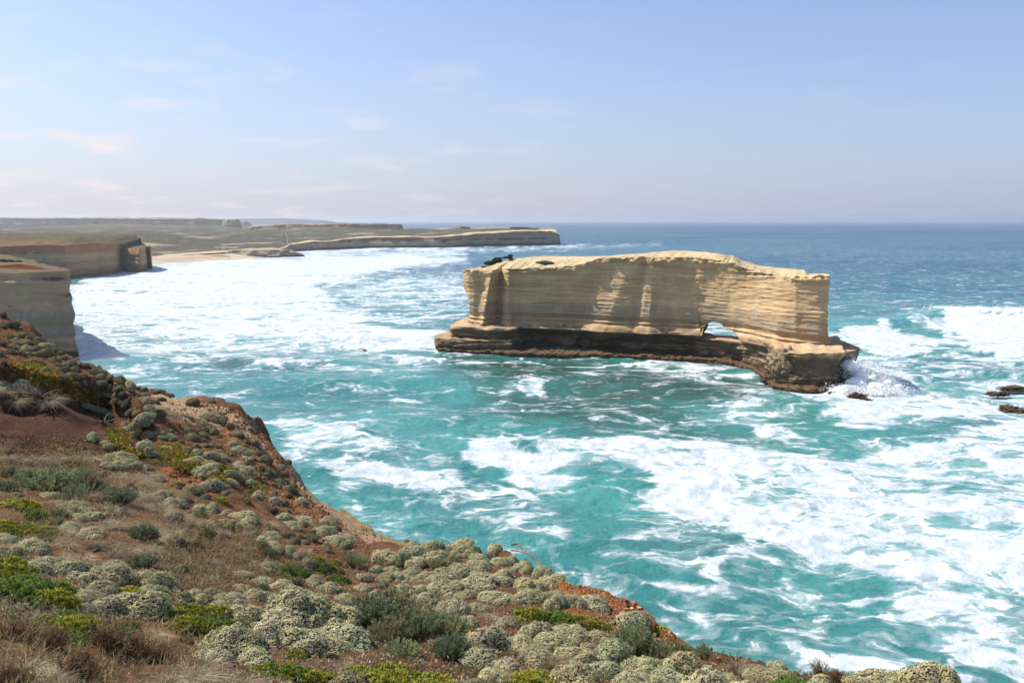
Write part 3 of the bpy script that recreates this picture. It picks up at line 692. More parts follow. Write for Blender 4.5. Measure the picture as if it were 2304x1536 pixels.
def hillA(x, y, q):
    k = x / y
    return smooth(q, 60, 700) * np.interp(k, [-.9, -.46, -.25, -.15, -.05, .05], [24, 20, 8, 3, 0, 0]) + smooth(y, 3000, 6000) * smooth(k, -.30, -.60) * 22
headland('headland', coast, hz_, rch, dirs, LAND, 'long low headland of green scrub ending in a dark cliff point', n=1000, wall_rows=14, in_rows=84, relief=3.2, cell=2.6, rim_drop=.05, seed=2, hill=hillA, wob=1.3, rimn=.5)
# sandy beach and pale rock shelf at its foot
SAND = NT('beach_sand'); SAND.pbsdf(SAND.mix(SAND.ss(SAND.noise(SAND.pos(), .02, 5, .6), .4, .6), (.40, .30, .20), (.50, .39, .27)), .95, spec=.05)
pts = [P0(300, 597), P0(420, 592), P0(520, 586), P0(640, 580), P0(655, 574)]; bk = [P0(300, 580, 5), P0(420, 574, 6), P0(520, 569, 6), P0(640, 566, 5), P0(660, 564, 3)]
a_ = np.array(pts); b_ = np.array(bk); sN = np.linspace(0, 4, 160); rows = []
for k in range(30):
    q = k / 29; xx = np.interp(sN, range(5), a_[:, 0] * (1 - q) + b_[:, 0] * q); yy_ = np.interp(sN, range(5), a_[:, 1] * (1 - q) + b_[:, 1] * q)
    z = -1.5 + 7.0 * q ** 1.2 + (fbm(xx / 25, yy_ / 25, octs=4, seed=77) - .5) * 2.4 * q
    rows.append(np.stack([xx, yy_ + (fbm(sN * 3, 0 * sN, octs=3, seed=5) - .5) * 12, z], -1))
obj('beach', raw_mesh('beach', np.array(rows).reshape(-1, 3), grid_faces(30, 160)[:, ::-1]), SAND.m, kind='structure', label='pale sandy beach below the scrub at the head of the bay')
SHELF = rock_mat('shelf_rock', lo=(.20, .16, .12), hi=(.40, .32, .22), grey_z=None, dark_z=2.5, dark_soft=2.0, scale=.3, bumpd=1.0, topz=.7)
def shelf(u0, u1, v, h, d, seed, label):
    x0, y0 = P0(u0, v); x1, y1 = P0(u1, v)
    me = blob('rock_shelf', (0, 0, 0), ((x1 - x0) / 2, d, h), seed, 5, .4, .3, freq=1.4)
    Vz = np.zeros(len(me.vertices) * 3, np.float32); me.vertices.foreach_get('co', Vz); Vz = Vz.reshape(-1, 3); Vz[:, 2] = np.clip(Vz[:, 2] * 1.8, -2, h)
    me.vertices.foreach_set('co', Vz.ravel()); me.update()
    o = obj('rock_shelf', me, SHELF); o.location = ((x0 + x1) / 2, y0 + d * .8, 0); o['label'] = label; o['category'] = 'rock shelf'; o['group'] = 'rock shelves below the far beach'
shelf(345, 500, 583, 4, 22, 1, 'long dark rock shelf low in front of the beach')
shelf(500, 655, 579, 10, 30, 2, 'pale humped rock shelf at the right end of the beach')
shelf(470, 560, 571, 9, 30, 3, 'brown rock shelf just behind the beach')
# second headland beyond
coast = [(at_y(540, 500, 3000)[0], 3000), (at_y(620, 500, 2850)[0], 2850), (at_y(760, 500, 2750)[0], 2750), (at_y(904, 500, 2700)[0], 2700), (at_y(906, 500, 2900)[0], 2900), (at_y(880, 500, 3300)[0], 3300)]
headland('second_headland', coast, [26, 38, 40, 38, 38, 36], [500, 600, 500, 120, 100, 60], lambda s: (np.interp(s, [0, .5, .7, 1], [-.2, -.3, -.9, -1]), np.interp(s, [0, .5, .7, 1], [1, 1, .5, .1])), LAND,
         'flat-topped brown headland behind the scrub plateau, left of centre', n=500, wall_rows=14, in_rows=30, relief=2, cell=3, rim_drop=.02, seed=6)
# the far plateau with its cliff end, and the two stacks off it
xe = at_y(497, 500, 4700)[0]
coast = [(-9000, 5200), (-5200, 5200), (-3300, 5000), (-2500, 4850), (xe, 4700), (xe - 10, 5000), (xe - 200, 5600)]
headland('far_plateau', coast, [62, 62, 66, 66, 61, 60, 58], [1500, 1500, 1500, 1500, 160, 120, 60], lambda s: (np.interp(s, [0, .85, .93, 1], [-.1, -.1, -.9, -1]), np.interp(s, [0, .85, .93, 1], [1, 1, .5, .1])), LAND,
         'hazy far plateau along the horizon at upper left', n=700, wall_rows=14, in_rows=24, relief=5, cell=4, rim_drop=.06, seed=9)
FARROCK = rock_mat('far_rock', lo=(.20, .16, .12), hi=(.30, .24, .18), top=(.16, .14, .09), grey_z=None, dark_z=None, scale=.3, bumpd=1.5)
def farstack(u, Y, zt, w, label, seed, slope=.8):
    x, _ = at_y(u, 500, Y); me = blob('far_sea_stack', (0, 0, 0), (w, w * .8, zt), seed, 5, .28, .1)
    Vz = np.zeros(len(me.vertices) * 3, np.float32); me.vertices.foreach_get('co', Vz); Vz = Vz.reshape(-1, 3)
    r = np.hypot(Vz[:, 0], Vz[:, 1]) / w; zz = np.where(Vz[:, 2] > 0, np.minimum(Vz[:, 2] * 1.25, zt), Vz[:, 2]); Vz[:, 2] = zz
    me.vertices.foreach_set('co', Vz.ravel()); me.update()
    o = obj('far_sea_stack', me, FARROCK); o.location = (x, Y, 0); o['label'] = label; o['category'] = 'sea stack'; o['group'] = 'sea stacks far off along the coast'
farstack(522, 4200, 58, 52, 'hazy blocky sea stack standing off the far plateau cliff', 3)
farstack(550, 6500, 46, 60, 'faintest low sea stack, right of the blocky far one', 8)
x0 = at_y(540, 500, 14000)[0]; x1 = at_y(740, 500, 14000)[0]
headland('horizon_cape', [(x0 - 800, 14500), (x0, 14000), ((x0 + x1) / 2, 13900), (x1, 14000), (x1 + 60, 14400)], [60, 90, 95, 52, 20], [600, 600, 600, 500, 60], lambda s: (0 * s - .1, 0 * s + 1.0), LAND, 'faint blue cape on the horizon', n=200, wall_rows=8, in_rows=12, relief=6, cell=10, rim_drop=.02, seed=12)

# ---- mid-left cliff
MID = veg_mat('mid_cliff', (.075, .060, .034), (.16, .125, .072), (.33, .20, .11), (.50, .335, .185), (.19, .115, .062), red=(.36, .165, .075), scale=3)
coast = [P0(-700, 640), P0(-200, 636), P0(40, 631), P0(150, 628), P0(210, 622), P0(262, 616), P0(275, 610), P0(318, 613), P0(331, 609)]
tx, ty = coast[-1]; coast += [(tx - 17, ty + 30), (tx - 50, ty + 75), (tx - 115, ty + 130), (tx - 250, ty + 180)]
z_mid = [31, 31, 30, 29, 28, 27, 25, 24.5, 24, 24, 26, 28, 28]
cut = lambda x, y, q: smooth(q, 2, 26) * 3.5 * smooth(-x, 385, 415) + smooth(q, 30, 90) * 1.5 * smooth(-x, 385, 430)
headland('mid_cliff', coast, z_mid, [260, 250, 240, 210, 160, 110, 90, 50, 26, 30, 60, 90, 60], lambda s: (np.interp(s, [0, .6, .72, .8, 1], [-.1, -.25, -.6, -.9, -.6]), np.interp(s, [0, .6, .72, .8, 1], [1, 1, .8, .15, -.8])),
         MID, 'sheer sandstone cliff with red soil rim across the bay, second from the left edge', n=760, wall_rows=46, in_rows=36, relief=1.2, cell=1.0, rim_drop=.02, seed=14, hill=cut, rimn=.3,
         foot=lambda t: np.interp(t, [0, .08, .3, .5, 1], [2.5, .6, -1.2, 0, 0]), wob=.55)
# ---- near-left cliff
NEARC = rock_mat('near_cliff_rock', lo=(.52, .285, .165), hi=(.65, .375, .23), grey=(.42, .27, .195), grey_z=(7, 17), dark_z=3.0, dark_soft=4.0, top=(.15, .11, .06), topz=.8, scale=.7, bumpd=.5, red=(.20, .10, .05), red_z=(31, 33.5))
cx, cyy = P0(171, 797)
coast = [(-420, 262), (-300, 276), (-230, 285), (-205, 290), (cx - 16, 292), (cx - 5, 294), (cx, cyy), (cx - 11, cyy + 14), (cx - 42, cyy + 60), (cx - 90, cyy + 120), (cx - 180, cyy + 170)]
footn = lambda t: np.interp(t, [0, .06, .14, .22, .25, .28, .34, .40, .50, .60, .80, .95, 1.0], [3.2, 2.6, .8, -.6, -1.6, -1.0, .1, -.6, 0, -.6, -.3, .3, 0])
headland('near_cliff', coast, [31.5] * 11, [70, 70, 60, 50, 40, 34, 30, 40, 60, 60, 40], lambda s: (np.interp(s, [0, .35, .5, .56, .8, 1], [-.1, -.3, -.7, -.95, -.9, -.6]), np.interp(s, [0, .35, .5, .56, .7, 1], [1, 1, .75, .2, -.2, -.9])),
         NEARC, 'shadowed grey-brown cliff wall at the left edge with brush on its rim', n=620, wall_rows=84, in_rows=22, relief=1.6, cell=.9, rim_drop=.0, seed=24, foot=footn, wob=.5, rimn=.12,
         hill=lambda x, y, q: 1.2 * smooth(q, 3, 9) * smooth(-x, 182, 200) - 1.5 * smooth(q, 14, 40))
# tiny white farm buildings on the plateau
WHITE = NT('white_paint'); WHITE.pbsdf((.75, .74, .72), .7); ROOFM = NT('pale_roof'); ROOFM.pbsdf((.45, .45, .46), .6)
def cottage(u, v, Y, w, label):
    x, z = at_y(u, v, Y); e = bpy.data.objects.new('farm_building', None); COL.objects.link(e); e.location = (x, Y, z - 2.0)
    e['label'] = label; e['category'] = 'building'; e['group'] = 'white farm buildings on the plateau'
    h = 3.2; d = 9
    Vw = [(-w/2,-d/2,-4),(w/2,-d/2,-4),(w/2,d/2,-4),(-w/2,d/2,-4),(-w/2,-d/2,h),(w/2,-d/2,h),(w/2,d/2,h),(-w/2,d/2,h)]
    obj('wall', raw_mesh('wall', Vw, [(0,1,5,4),(1,2,6,5),(2,3,7,6),(3,0,4,7)], False), WHITE.m, e)
    a = w/2 + .5; b = d/2 + .5
    Vr = [(-a,-b,h-.2),(a,-b,h-.2),(a,0,h+2.2),(-a,0,h+2.2),(a,b,h-.2),(-a,b,h-.2)]
    obj('roof', raw_mesh('roof', Vr, [(0,1,2,3),(3,2,4,5)], False), ROOFM.m, e)
for (u, v, Y, w, lb) in ((76, 526, 2900, 14, 'leftmost tiny white farm building'), (100, 524, 2900, 30, 'long white farm shed, second from the left'), (115, 524, 2920, 22, 'white farm shed in the middle of the row'),
                         (131, 523, 2900, 18, 'white farm building at the right end of the row'), (245, 518, 3300, 26, 'white building alone on the plateau, left of the pair'), (258, 519, 3300, 12, 'small white building, right of the pair')):
    cottage(u, v, Y, w, lb)
# ================================================================== THE NEAR SLOPE
CP = [ # u, v, Y  (survey of the ground surface)
 (-400,560,80),(0,702,70),(170,800,66),(370,888,62),(450,905,60),(555,930,55),(600,1000,48),(650,1040,43),(700,1097,39),(780,1150,35),(860,1195,31.5),(950,1212,28),(1080,1225,25),(1150,1240,23),(1250,1315,20),(1400,1360,17.6),(1480,1412,16),(1560,1455,14.6),(1700,1486,13.2),(1900,1504,12),(2150,1532,11),(2300,1565,10.5),
 (-300,800,46),(0,830,46),(200,900,46),(0,900,36),(240,930,38),(0,960,31),(200,985,32),(430,930,50),(330,1000,36),(480,1000,40),(560,1030,38),(0,1060,23.5),(150,1120,20.5),(300,1080,25),(480,1100,27),(620,1120,30),(0,1200,15),(250,1210,16.5),(500,1200,20),(700,1210,24),
 (0,1300,10.6),(250,1320,12.2),(500,1300,15.5),(700,1330,17),(900,1300,20),(1100,1300,20),(0,1450,7.4),(250,1470,8.0),(600,1430,11),(850,1400,13.5),(1100,1400,14.8),(1300,1440,13.6),(1500,1500,12.2),
 (0,1560,5.6),(400,1560,6.6),(800,1560,8.2),(1200,1560,9.6),(1600,1560,11),(2000,1570,9.6),(2300,1620,9.0)]
cp = np.array([(at_y(u, v, Y)[0], Y, at_y(u, v, Y)[1]) for u, v, Y in CP])
extra = np.array([(0, 0, 47.9), (-6, 0, 48.0), (6, 1, 47.3), (-20, 0, 48.6), (14, 0, 46.4), (0, -14, 48.5), (-30, -10, 49.5), (26, -8, 46.5), (-60, 10, 48), (-50, 30, 46.5), (-75, 50, 45), (0, 3.2, 47.0), (-4, 3.5, 47.2), (5, 4, 46.4), (-80, -10, 51)])
cp = np.vstack([cp, extra])
def tps_fit(P, lam=.4):
    n = len(P); d = np.hypot(P[:, None, 0] - P[None, :, 0], P[:, None, 1] - P[None, :, 1]); K = d ** 2 * np.log(d + 1e-9); K[d == 0] = 0
    A = np.zeros((n + 3, n + 3)); A[:n, :n] = K + np.eye(n) * lam; A[:n, n] = 1; A[:n, n + 1:] = P[:, :2]; A[n, :n] = 1; A[n + 1:, :n] = P[:, :2].T
    return np.linalg.solve(A, np.concatenate([P[:, 2], np.zeros(3)]))
TW = tps_fit(cp)
def tps(x, y):
    sh = x.shape; x = x.ravel(); y = y.ravel(); out = TW[-3] + TW[-2] * x + TW[-1] * y
    for (a, b, _), w in zip(cp, TW[:len(cp)]):
        d2 = (x - a) ** 2 + (y - b) ** 2; out = out + w * .5 * d2 * np.log(d2 + 1e-9)
    return out.reshape(sh)
EDGE_UV = [(-900,480,96),(-400,562,80),(0,702,70),(60,740,69),(170,800,66),(260,845,64),(370,888,62),(450,905,60),(555,930,55),(600,1000,48),(648,1034,43),(690,1092,39),(780,1148,35),(860,1190,31.5),(950,1205,28),(1080,1212,25),(1150,1228,23),(1200,1262,21.4),(1260,1300,20),(1400,1338,17.6),(1480,1400,16),(1560,1445,14.6),(1700,1476,13.2),(1900,1492,12),(2150,1522,11),(2330,1560,10.5)]
edge = [(float(at_y(u, v, Y)[0]), float(Y)) for u, v, Y in EDGE_UV] + [(12.5, 7.6), (17, 3), (26, -12), (40, -30)]
land_poly = edge + [(40, -80), (-260, -80), (-260, 96)]
RAV = [((.0, 0), 0)]
_q = lambda L: [(float(at_y(u, v, Y)[0]), float(Y)) for u, v, Y in L]
SCARPS = [(_q([(-300,905,34),(0,908,34.5),(120,900,36),(240,925,38.5),(300,960,37),(345,1000,36)]), 1.7, 5.0), (_q([(-200,965,30),(0,968,30.5),(70,950,31.5),(140,965,31.5)]), .9, 2.5), (_q([(375,1062,28.5),(430,1058,29),(475,1085,27.5)]), .8, 3.0), (_q([(500,1115,26),(560,1108,27),(600,1120,27)]), .4, 2.0)]
def ground_z(x, y):
    x = np.asarray(x, float); y = np.asarray(y, float)
    base = tps(x, y)
    sdv = poly_sd(x, y, land_poly); dist = np.hypot(x, y)
    far = smooth(dist, 6, 30)
    jag = (fbm(x / 3.5, y / 3.5, octs=4, seed=40) - .5) * (1.2 + 2.0 * far)
    s_ = sdv + jag
    u, v = to_uv(x, y, base)
    n = (fbm(x / 2.6, y / 2.6, octs=4, seed=41) - .5) * .55 * (0.4 + far) + (fbm(x / .45, y / .45, octs=3, seed=42) - .5) * .14
    # eroded banks: small scarps stepping down
    st = x * .55 + y * -.35 + (fbm(x / 7, y / 7, octs=3, seed=44) - .5) * 9
    saw = (st / 4.2) % 1.0
    bank = smooth(saw, .0, .16) - saw
    bw_ = .75 * smooth(poly_sd(u, v, [(-200,895),(240,905),(330,960),(300,1000),(180,1020),(-200,1010)]), -20, 20) + .35 * smooth(poly_sd(u, v, [(330,1020),(520,1090),(640,1080),(600,950),(500,900),(380,930)]), -20, 20)
    z = base + n + bank * bw_
    # rocky broken lip on the far spur
    lip = np.exp(-((s_ - .6) / 1.1) ** 2) * smooth(dist, 38, 48) * smooth(fbm(x / .9, y / .9, octs=3, seed=46), .40, .66) * .6
    z = z + lip * smooth(-x, 10, 16)
    for P_, amp_, dec in SCARPS:
        best = np.full(x.shape, 1e9); sg = np.ones(x.shape); en = np.zeros(x.shape)
        for (x0, y0), (x1, y1) in zip(P_[:-1], P_[1:]):
            ex, ey = x1 - x0, y1 - y0; L_ = ex * ex + ey * ey; tq = np.clip(((x - x0) * ex + (y - y0) * ey) / L_, 0, 1)
            d_ = np.hypot(x - x0 - tq * ex, y - y0 - tq * ey); cr = ex * (y - y0) - ey * (x - x0)
            mm = d_ < best; best = np.where(mm, d_, best); sg = np.where(mm, np.sign(cr), sg)
        dd_ = best * sg + (fbm(x / 1.6, y / 1.6, octs=4, seed=55) - .5) * 1.5
        xe0, xe1 = P_[0][0], P_[-1][0]
        endf = smooth(x, xe0 - 1, xe0 + 1.5) * smooth(-x, -xe1 - 1, -xe1 + 1.5)
        z = z + amp_ * smooth(dd_, -.35, .3) * np.exp(-np.maximum(dd_, 0) / dec) * endf
    out = -s_
    soft = smooth(poly_sd(u, v, [(600,1010),(660,1000),(900,1160),(920,1240),(800,1230),(640,1100)]), -15, 15)
    soft2 = smooth(poly_sd(u, v, [(1180,1230),(1300,1260),(1500,1380),(1540,1440),(1440,1450),(1240,1370)]), -15, 15)
    # outside the rim the slope steepens into the cliff
    k1 = 2.2 - 1.25 * np.maximum(soft, soft2)
    drop = np.where(out > 0, out * k1 + np.maximum(out - 3, 0) * 3.2 + (fbm(x / 1.5, y / 1.5, octs=3, seed=47) - .5) * np.clip(out, 0, 2) * .8, 0)
    near_rim = smooth(s_, 1.6, 0) * (s_ > 0) * .25
    z = z - drop - near_rim
    return np.maximum(z, -3.0)
gy = np.concatenate([np.linspace(-40, 1.5, 30)[:-1], 1.5 * (112 / 1.5) ** np.linspace(0, 1, 500)])
gk = np.linspace(-1, 1, 460)
GY, GK = np.meshgrid(gy, gk, indexing='ij')
span = np.interp(gy, [-40, 1.5, 4, 12, 40, 112], [90, 60, 14, 17, 42, 98])[:, None]
GX = GK * span - np.interp(gy, [-40, 1.5, 4, 12, 40, 112], [20, 20, 0, 0, 8, 22])[:, None]
GZ = ground_z(GX, GY)
m = raw_mesh('hillside', np.stack([GX, GY, GZ], -1).reshape(-1, 3), grid_faces(*GX.shape))
u, v = to_uv(GX, GY, GZ)
wu = (fbm(GX / 2, GY / 2, octs=4, seed=48) - .5) * 90
def zone(P, s=16): return smooth(poly_sd(u + wu, v + wu * .6, P), -s, s)
sand = np.maximum.reduce([zone([(370,880),(450,905),(560,935),(600,1000),(560,1010),(520,960),(440,960),(380,950),(330,900)], 14),
    zone([(640,1040),(700,1080),(860,1185),(900,1215),(840,1230),(720,1140),(660,1110)], 10),
    .8 * zone([(700,1180),(800,1190),(780,1230),(710,1230)]), .65 * zone([(1010,1270),(1100,1290),(1120,1310),(1030,1310)], 10)])
orange = np.maximum.reduce([.7 * zone([(300,890),(450,905),(560,935),(600,1000),(650,1040),(640,1070),(560,1050),(520,1000),(380,960)], 18), zone([(1200,1240),(1300,1290),(1480,1380),(1530,1440),(1440,1440),(1260,1380),(1240,1300)], 14), .7 * zone([(560,1040),(650,1090),(800,1200),(700,1180),(600,1130)]),
    .8 * zone([(380,1040),(480,1090),(470,1120),(350,1090)]), .5 * zone([(330,1000),(520,1000),(560,1040),(420,1030)])])
darkz = np.maximum(zone([(-100,900),(230,905),(300,960),(160,1000),(-100,980)], 18), .5 * zone([(-100,760),(150,830),(300,900),(100,830),(-100,800)], 20))  # shade of the overhung bank painted into the soil; second strip is darker earth
attr(m, 'sand', sand); attr(m, 'orange', orange); attr(m, 'shade_loam', darkz)
t = NT('earth'); p = t.pos(); N = t.xyz(t.nrm())
b1 = t.noise(p, .55, 6, .65); b2 = t.noise(p, 3.5, 6, .7); b3 = t.noise(p, 14, 5, .7); b4 = t.voro(p, 9, 'F1')
c = t.mix(t.ss(b1, .35, .65), (.165, .070, .032), (.285, .135, .066))
c = t.mix(t.ss(b2, .42, .68, 0, .55), c, (.36, .205, .115))
c = t.mix(t.ss(b2, .50, .34, 0, .5), c, (.085, .045, .028))
c = t.mix(t.math('MULTIPLY', t.attr('shade_loam'), .7), c, (.085, .038, .024))  # painted bank shade and darker earth
c = t.mix(t.ss(t.math('ADD', t.attr('orange'), t.math('MULTIPLY', t.math('SUBTRACT', b2, .5), .9)), .35, .7), c, t.mix(t.ss(b1, .4, .6), (.47, .20, .065), (.38, .135, .055)))
c = t.mix(t.ss(t.math('ADD', t.attr('sand'), t.math('MULTIPLY', t.math('SUBTRACT', b2, .5), .9)), .35, .65), c, t.mix(t.ss(b2, .4, .6), (.42, .27, .13), (.56, .40, .235)))
c = t.mix(t.ss(b3, .55, .72, 0, .45), c, (.40, .30, .22))
h = t.math('ADD', t.math('ADD', t.math('MULTIPLY', b2, 1.2), t.math('MULTIPLY', b3, .55)), t.math('MULTIPLY', b4, -.35))
t.pbsdf(c, .96, t.bump(h, 1.0, .22), spec=.08)
EARTH = t.m
obj('hillside', m, t.m, kind='structure', label='red-brown eroded slope falling to the cliff edge')
# a coarser back country so that the slope goes on outside the view
bx, by = np.meshgrid(np.linspace(-900, 46, 60), np.linspace(-500, -38, 30)); bz = 49 + (fbm(bx / 60, by / 60, octs=3, seed=3) - .5) * 6 - smooth(bx, 20, 46) * 50
obj('back_country', raw_mesh('back_country', np.stack([bx, by, bz], -1).reshape(-1, 3), grid_faces(30, 60)), EARTH, kind='structure', label='ground behind the viewpoint')
# quick lookup for planting
from mathutils.bvhtree import BVHTree
_co = np.zeros(len(m.vertices) * 3, np.float32); m.vertices.foreach_get('co', _co); _co = _co.reshape(-1, 3)
_sub = grid_faces(*GX.shape)
BVH = BVHTree.FromPolygons([tuple(q) for q in _co.tolist()], _sub.tolist())
def drop_at(x, y):
    h = BVH.ray_cast(Vector((x, y, 80)), Vector((0, 0, -1)))
    return h[0].z if h[0] else None
def hit_uv(u, v):
    x, y, d = ray(u, v); dirv = Vector((float(x), float(y), float(d))).normalized()
    h = BVH.ray_cast(Vector((0, 0, EYE)), dirv)
    return (h[0], h[3], h[1]) if h[0] else None
# ================================================================== PLANTS
def leaf_mat(name, rough=.75, trans=.25, var=.10, dome=0.0):
    t = NT(name); nn = None
    if dome:
        at = t.n.new('ShaderNodeAttribute'); at.attribute_name = 'dn'; vt = t.n.new('ShaderNodeVectorTransform'); vt.vector_type = 'NORMAL'; vt.convert_from = 'OBJECT'; vt.convert_to = 'WORLD'; t.l.new(at.outputs['Vector'], vt.inputs[0])
        ge = t.n.new('ShaderNodeNewGeometry'); mv = t.n.new('ShaderNodeMix'); mv.data_type = 'VECTOR'; mv.inputs['Factor'].default_value = dome; t.l.new(ge.outputs['Normal'], mv.inputs['A']); t.l.new(vt.outputs[0], mv.inputs['B'])
        nv = t.n.new('ShaderNodeVectorMath'); nv.operation = 'NORMALIZE'; t.l.new(mv.outputs['Result'], nv.inputs[0]); nn = nv.outputs[0]
    col = t.attr('col', True)
    r = t.objrand(); c = t.mix(t.math('MULTIPLY', r, var * 2), col, t.mix(1.0, col, (1.35, 1.12, .75), 'MULTIPLY'))
    hs = t.n.new('ShaderNodeHueSaturation'); t.put(hs.inputs['Color'], c); t.put(hs.inputs['Value'], t.math('ADD', t.math('MULTIPLY', t.math('FRACT', t.math('MULTIPLY', r, 7.3)), var * 2.2), 1 - var))
    a = t.pbsdf(hs.outputs[0], rough, nn, spec=.15, link=False); tr = t.n.new('ShaderNodeBsdfTranslucent'); t.put(tr.inputs[0], hs.outputs[0])
    mx = t.n.new('ShaderNodeMixShader'); mx.inputs[0].default_value = trans; t.l.new(a, mx.inputs[1]); t.l.new(tr.outputs[0], mx.inputs[2]); t.l.new(mx.outputs[0], t.out.inputs[0])
    return t.m
LEAF = leaf_mat('foliage'); DOME = leaf_mat('dome_foliage', .8, .22, .10, .45); WOODM = leaf_mat('twigs', .9, 0.0, .12); GRASSM = leaf_mat('dry_grass', .7, .3, .14)
prng = np.random.default_rng(11)
def unit(v): return v / (np.linalg.norm(v, axis=-1, keepdims=True) + 1e-9)
def kites(p, d, side, ln, wd, cb_, ct_, cup=0.0):
    """two triangles per leaf: base - two shoulders - tip"""
    n = len(p); a = p; q1 = p + d * (ln * .55)[:, None] + side * (wd / 2)[:, None]; q2 = p + d * (ln * .55)[:, None] - side * (wd / 2)[:, None]; b = p + d * ln[:, None]
    V = np.stack([a, q1, b, q2], 1); cm = cb_ * .45 + ct_ * .55; C = np.stack([cb_, cm, ct_, cm], 1)
    F = np.array([[0, 1, 2], [0, 2, 3]])[None] + (np.arange(n) * 4)[:, None, None]
    return V.reshape(-1, 3), F.reshape(-1, 3), C.reshape(-1, 3)
def pack(parts):
    Vs, Fs, Cs, off = [], [], [], 0
    for V, F, C in parts:
        Vs.append(V); Fs.append(F + off); Cs.append(C); off += len(V)
    return np.concatenate(Vs), np.concatenate(Fs), np.concatenate(Cs)
def plant_mesh(name, parts, mat, sm=False, dn=None):
    V, F, C = pack(parts); m = raw_mesh(name, V, F, sm)
    if dn is not None:
        a = m.attributes.new('dn', 'FLOAT_VECTOR', 'POINT'); a.data.foreach_set('vector', dn.astype(np.float32).ravel())
    attr_c(m, 'col', np.clip(C, 0, 1)); m.materials.append(mat); return m
def ribbons(pts, wd, col0, col1, side=None):
    """pts (n,k,3) strips"""
    n, k, _ = pts.shape; d = unit(pts[:, 1:] - pts[:, :-1]); d = np.concatenate([d, d[:, -1:]], 1)
    sd_ = side if side is not None else unit(np.cross(d, prng.normal(size=(n, 1, 3))))
    tap = np.linspace(1, .25, k)[None, :, None] * wd[:, None, None] / 2
    L = pts + sd_ * tap; Rr = pts - sd_ * tap
    V = np.stack([L, Rr], 2); q = np.linspace(0, 1, k)[None, :, None]
    C = col0[:, None, :] * (1 - q) + col1[:, None, :] * q; C = np.repeat(C[:, :, None, :], 2, 2)
    i = np.arange(k - 1); f = np.stack([np.stack([2 * i, 2 * i + 1, 2 * i + 3], -1), np.stack([2 * i, 2 * i + 3, 2 * i + 2], -1)], 1).reshape(-1, 3)
    F = f[None] + (np.arange(n) * 2 * k)[:, None, None]
    return V.reshape(-1, 3), F.reshape(-1, 3), C.reshape(-1, 3)
def rays_dome(n, up=0.0):
    v = unit(prng.normal(size=(n, 3))); v[:, 2] = np.abs(v[:, 2]) + up; return unit(v)
def mixc(a, b, w): w = np.asarray(w)[..., None]; return np.asarray(a) * (1 - w) + np.asarray(b) * w
import bmesh
def _ico(sub):
    bm = bmesh.new(); bmesh.ops.create_icosphere(bm, subdivisions=sub, radius=1); bm.verts.ensure_lookup_table()
    V = np.array([v.co[:] for v in bm.verts]); F = np.array([[v.index for v in f.verts] for f in bm.faces]); bm.free(); return V, F
ICO2 = _ico(2)

def cushion(seed, nl=9, dens=1.0, tone=((.26, .22, .10), (.78, .76, .44)), flower=.25, flower_c=(.70, .62, .46), hgt=.8, core=(.075, .055, .038), ln=.066, spread=.62):
    g = np.random.default_rng(seed)
    th = g.uniform(0, 2 * np.pi, nl); rr = spread * np.sqrt(g.random(nl)); rr[0] = 0
    lr = g.uniform(.16, .50, nl) * (1.15 - .4 * rr); lz = hgt * (.55 - .42 * (rr / spread) ** 2 * .9) * g.uniform(.8, 1.1, nl) * .8
    lc = np.stack([rr * np.cos(th), rr * np.sin(th), lz], 1)
    P, Nn = [], []
    for i in range(nl):
        k = int(1300 * dens * (lr[i] / .38) ** 2); v = unit(g.normal(size=(k, 3))); v = v[v[:, 2] > -.45]
        bump_ = 1 + .36 * (fbm(v[:, 0] * 3.4 + i * 7 + 20, v[:, 1] * 3.4 + 20, v[:, 2] * 3.4 + 20, 3, seed + i) - .5) * 2
        p = lc[i] + v * (lr[i] * bump_)[:, None] * np.array([1, 1, .92])
        ok = np.ones(len(p), bool)
        for j in range(nl):
            if j != i: ok &= np.linalg.norm((p - lc[j]), axis=1) > lr[j] * .93
        ok &= p[:, 2] > .0
        P.append(p[ok]); Nn.append(v[ok])
    P = np.concatenate(P); Nn = np.concatenate(Nn); k = len(P)
    parts = []
    for rep in range(3):
        d = unit(np.cross(Nn, g.normal(size=(k, 3)))) ; d = unit(d + Nn * g.uniform(.1, .9, k)[:, None]); side = unit(np.cross(unit(Nn + g.normal(size=(k, 3)) * .35), d))
        l = g.uniform(.7, 1.3, k) * ln; w = l * g.uniform(.34, .5, k)
        patch = fbm(P[:, 0] * 2.2 + 9, P[:, 1] * 2.2 + 9, P[:, 2] * 2.2 + 9, 2, seed + 3)
        ct = mixc(tone[1], np.array(tone[1]) * .82, smooth(patch, .4, .65)) * g.uniform(.78, 1.2, k)[:, None]
        fl = (g.random(k) < flower * smooth(patch + Nn[:, 2] * .25, .35, .75)); ct[fl] = np.array(flower_c) * g.uniform(.8, 1.15, fl.sum())[:, None]
        cb_ = np.array(tone[0]) * g.uniform(.8, 1.2, k)[:, None]
        parts.append(kites(P - d * (l * .4)[:, None] + Nn * (g.random(k) * .03)[:, None], d, side, l, w * 1.15, cb_, ct))
    dn = np.concatenate([np.repeat(unit(Nn + g.normal(size=Nn.shape) * .28), 4, 0) for _ in range(3)])
    fol = plant_mesh('foliage', parts, DOME, dn=dn)
    cp_ = []
    for i in range(nl):
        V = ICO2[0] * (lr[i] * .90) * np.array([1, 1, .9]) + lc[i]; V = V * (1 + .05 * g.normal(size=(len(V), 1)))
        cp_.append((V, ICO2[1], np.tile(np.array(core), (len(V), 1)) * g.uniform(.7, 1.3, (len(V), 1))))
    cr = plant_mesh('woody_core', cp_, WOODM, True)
    return [('foliage', fol), ('woody_core', cr)]
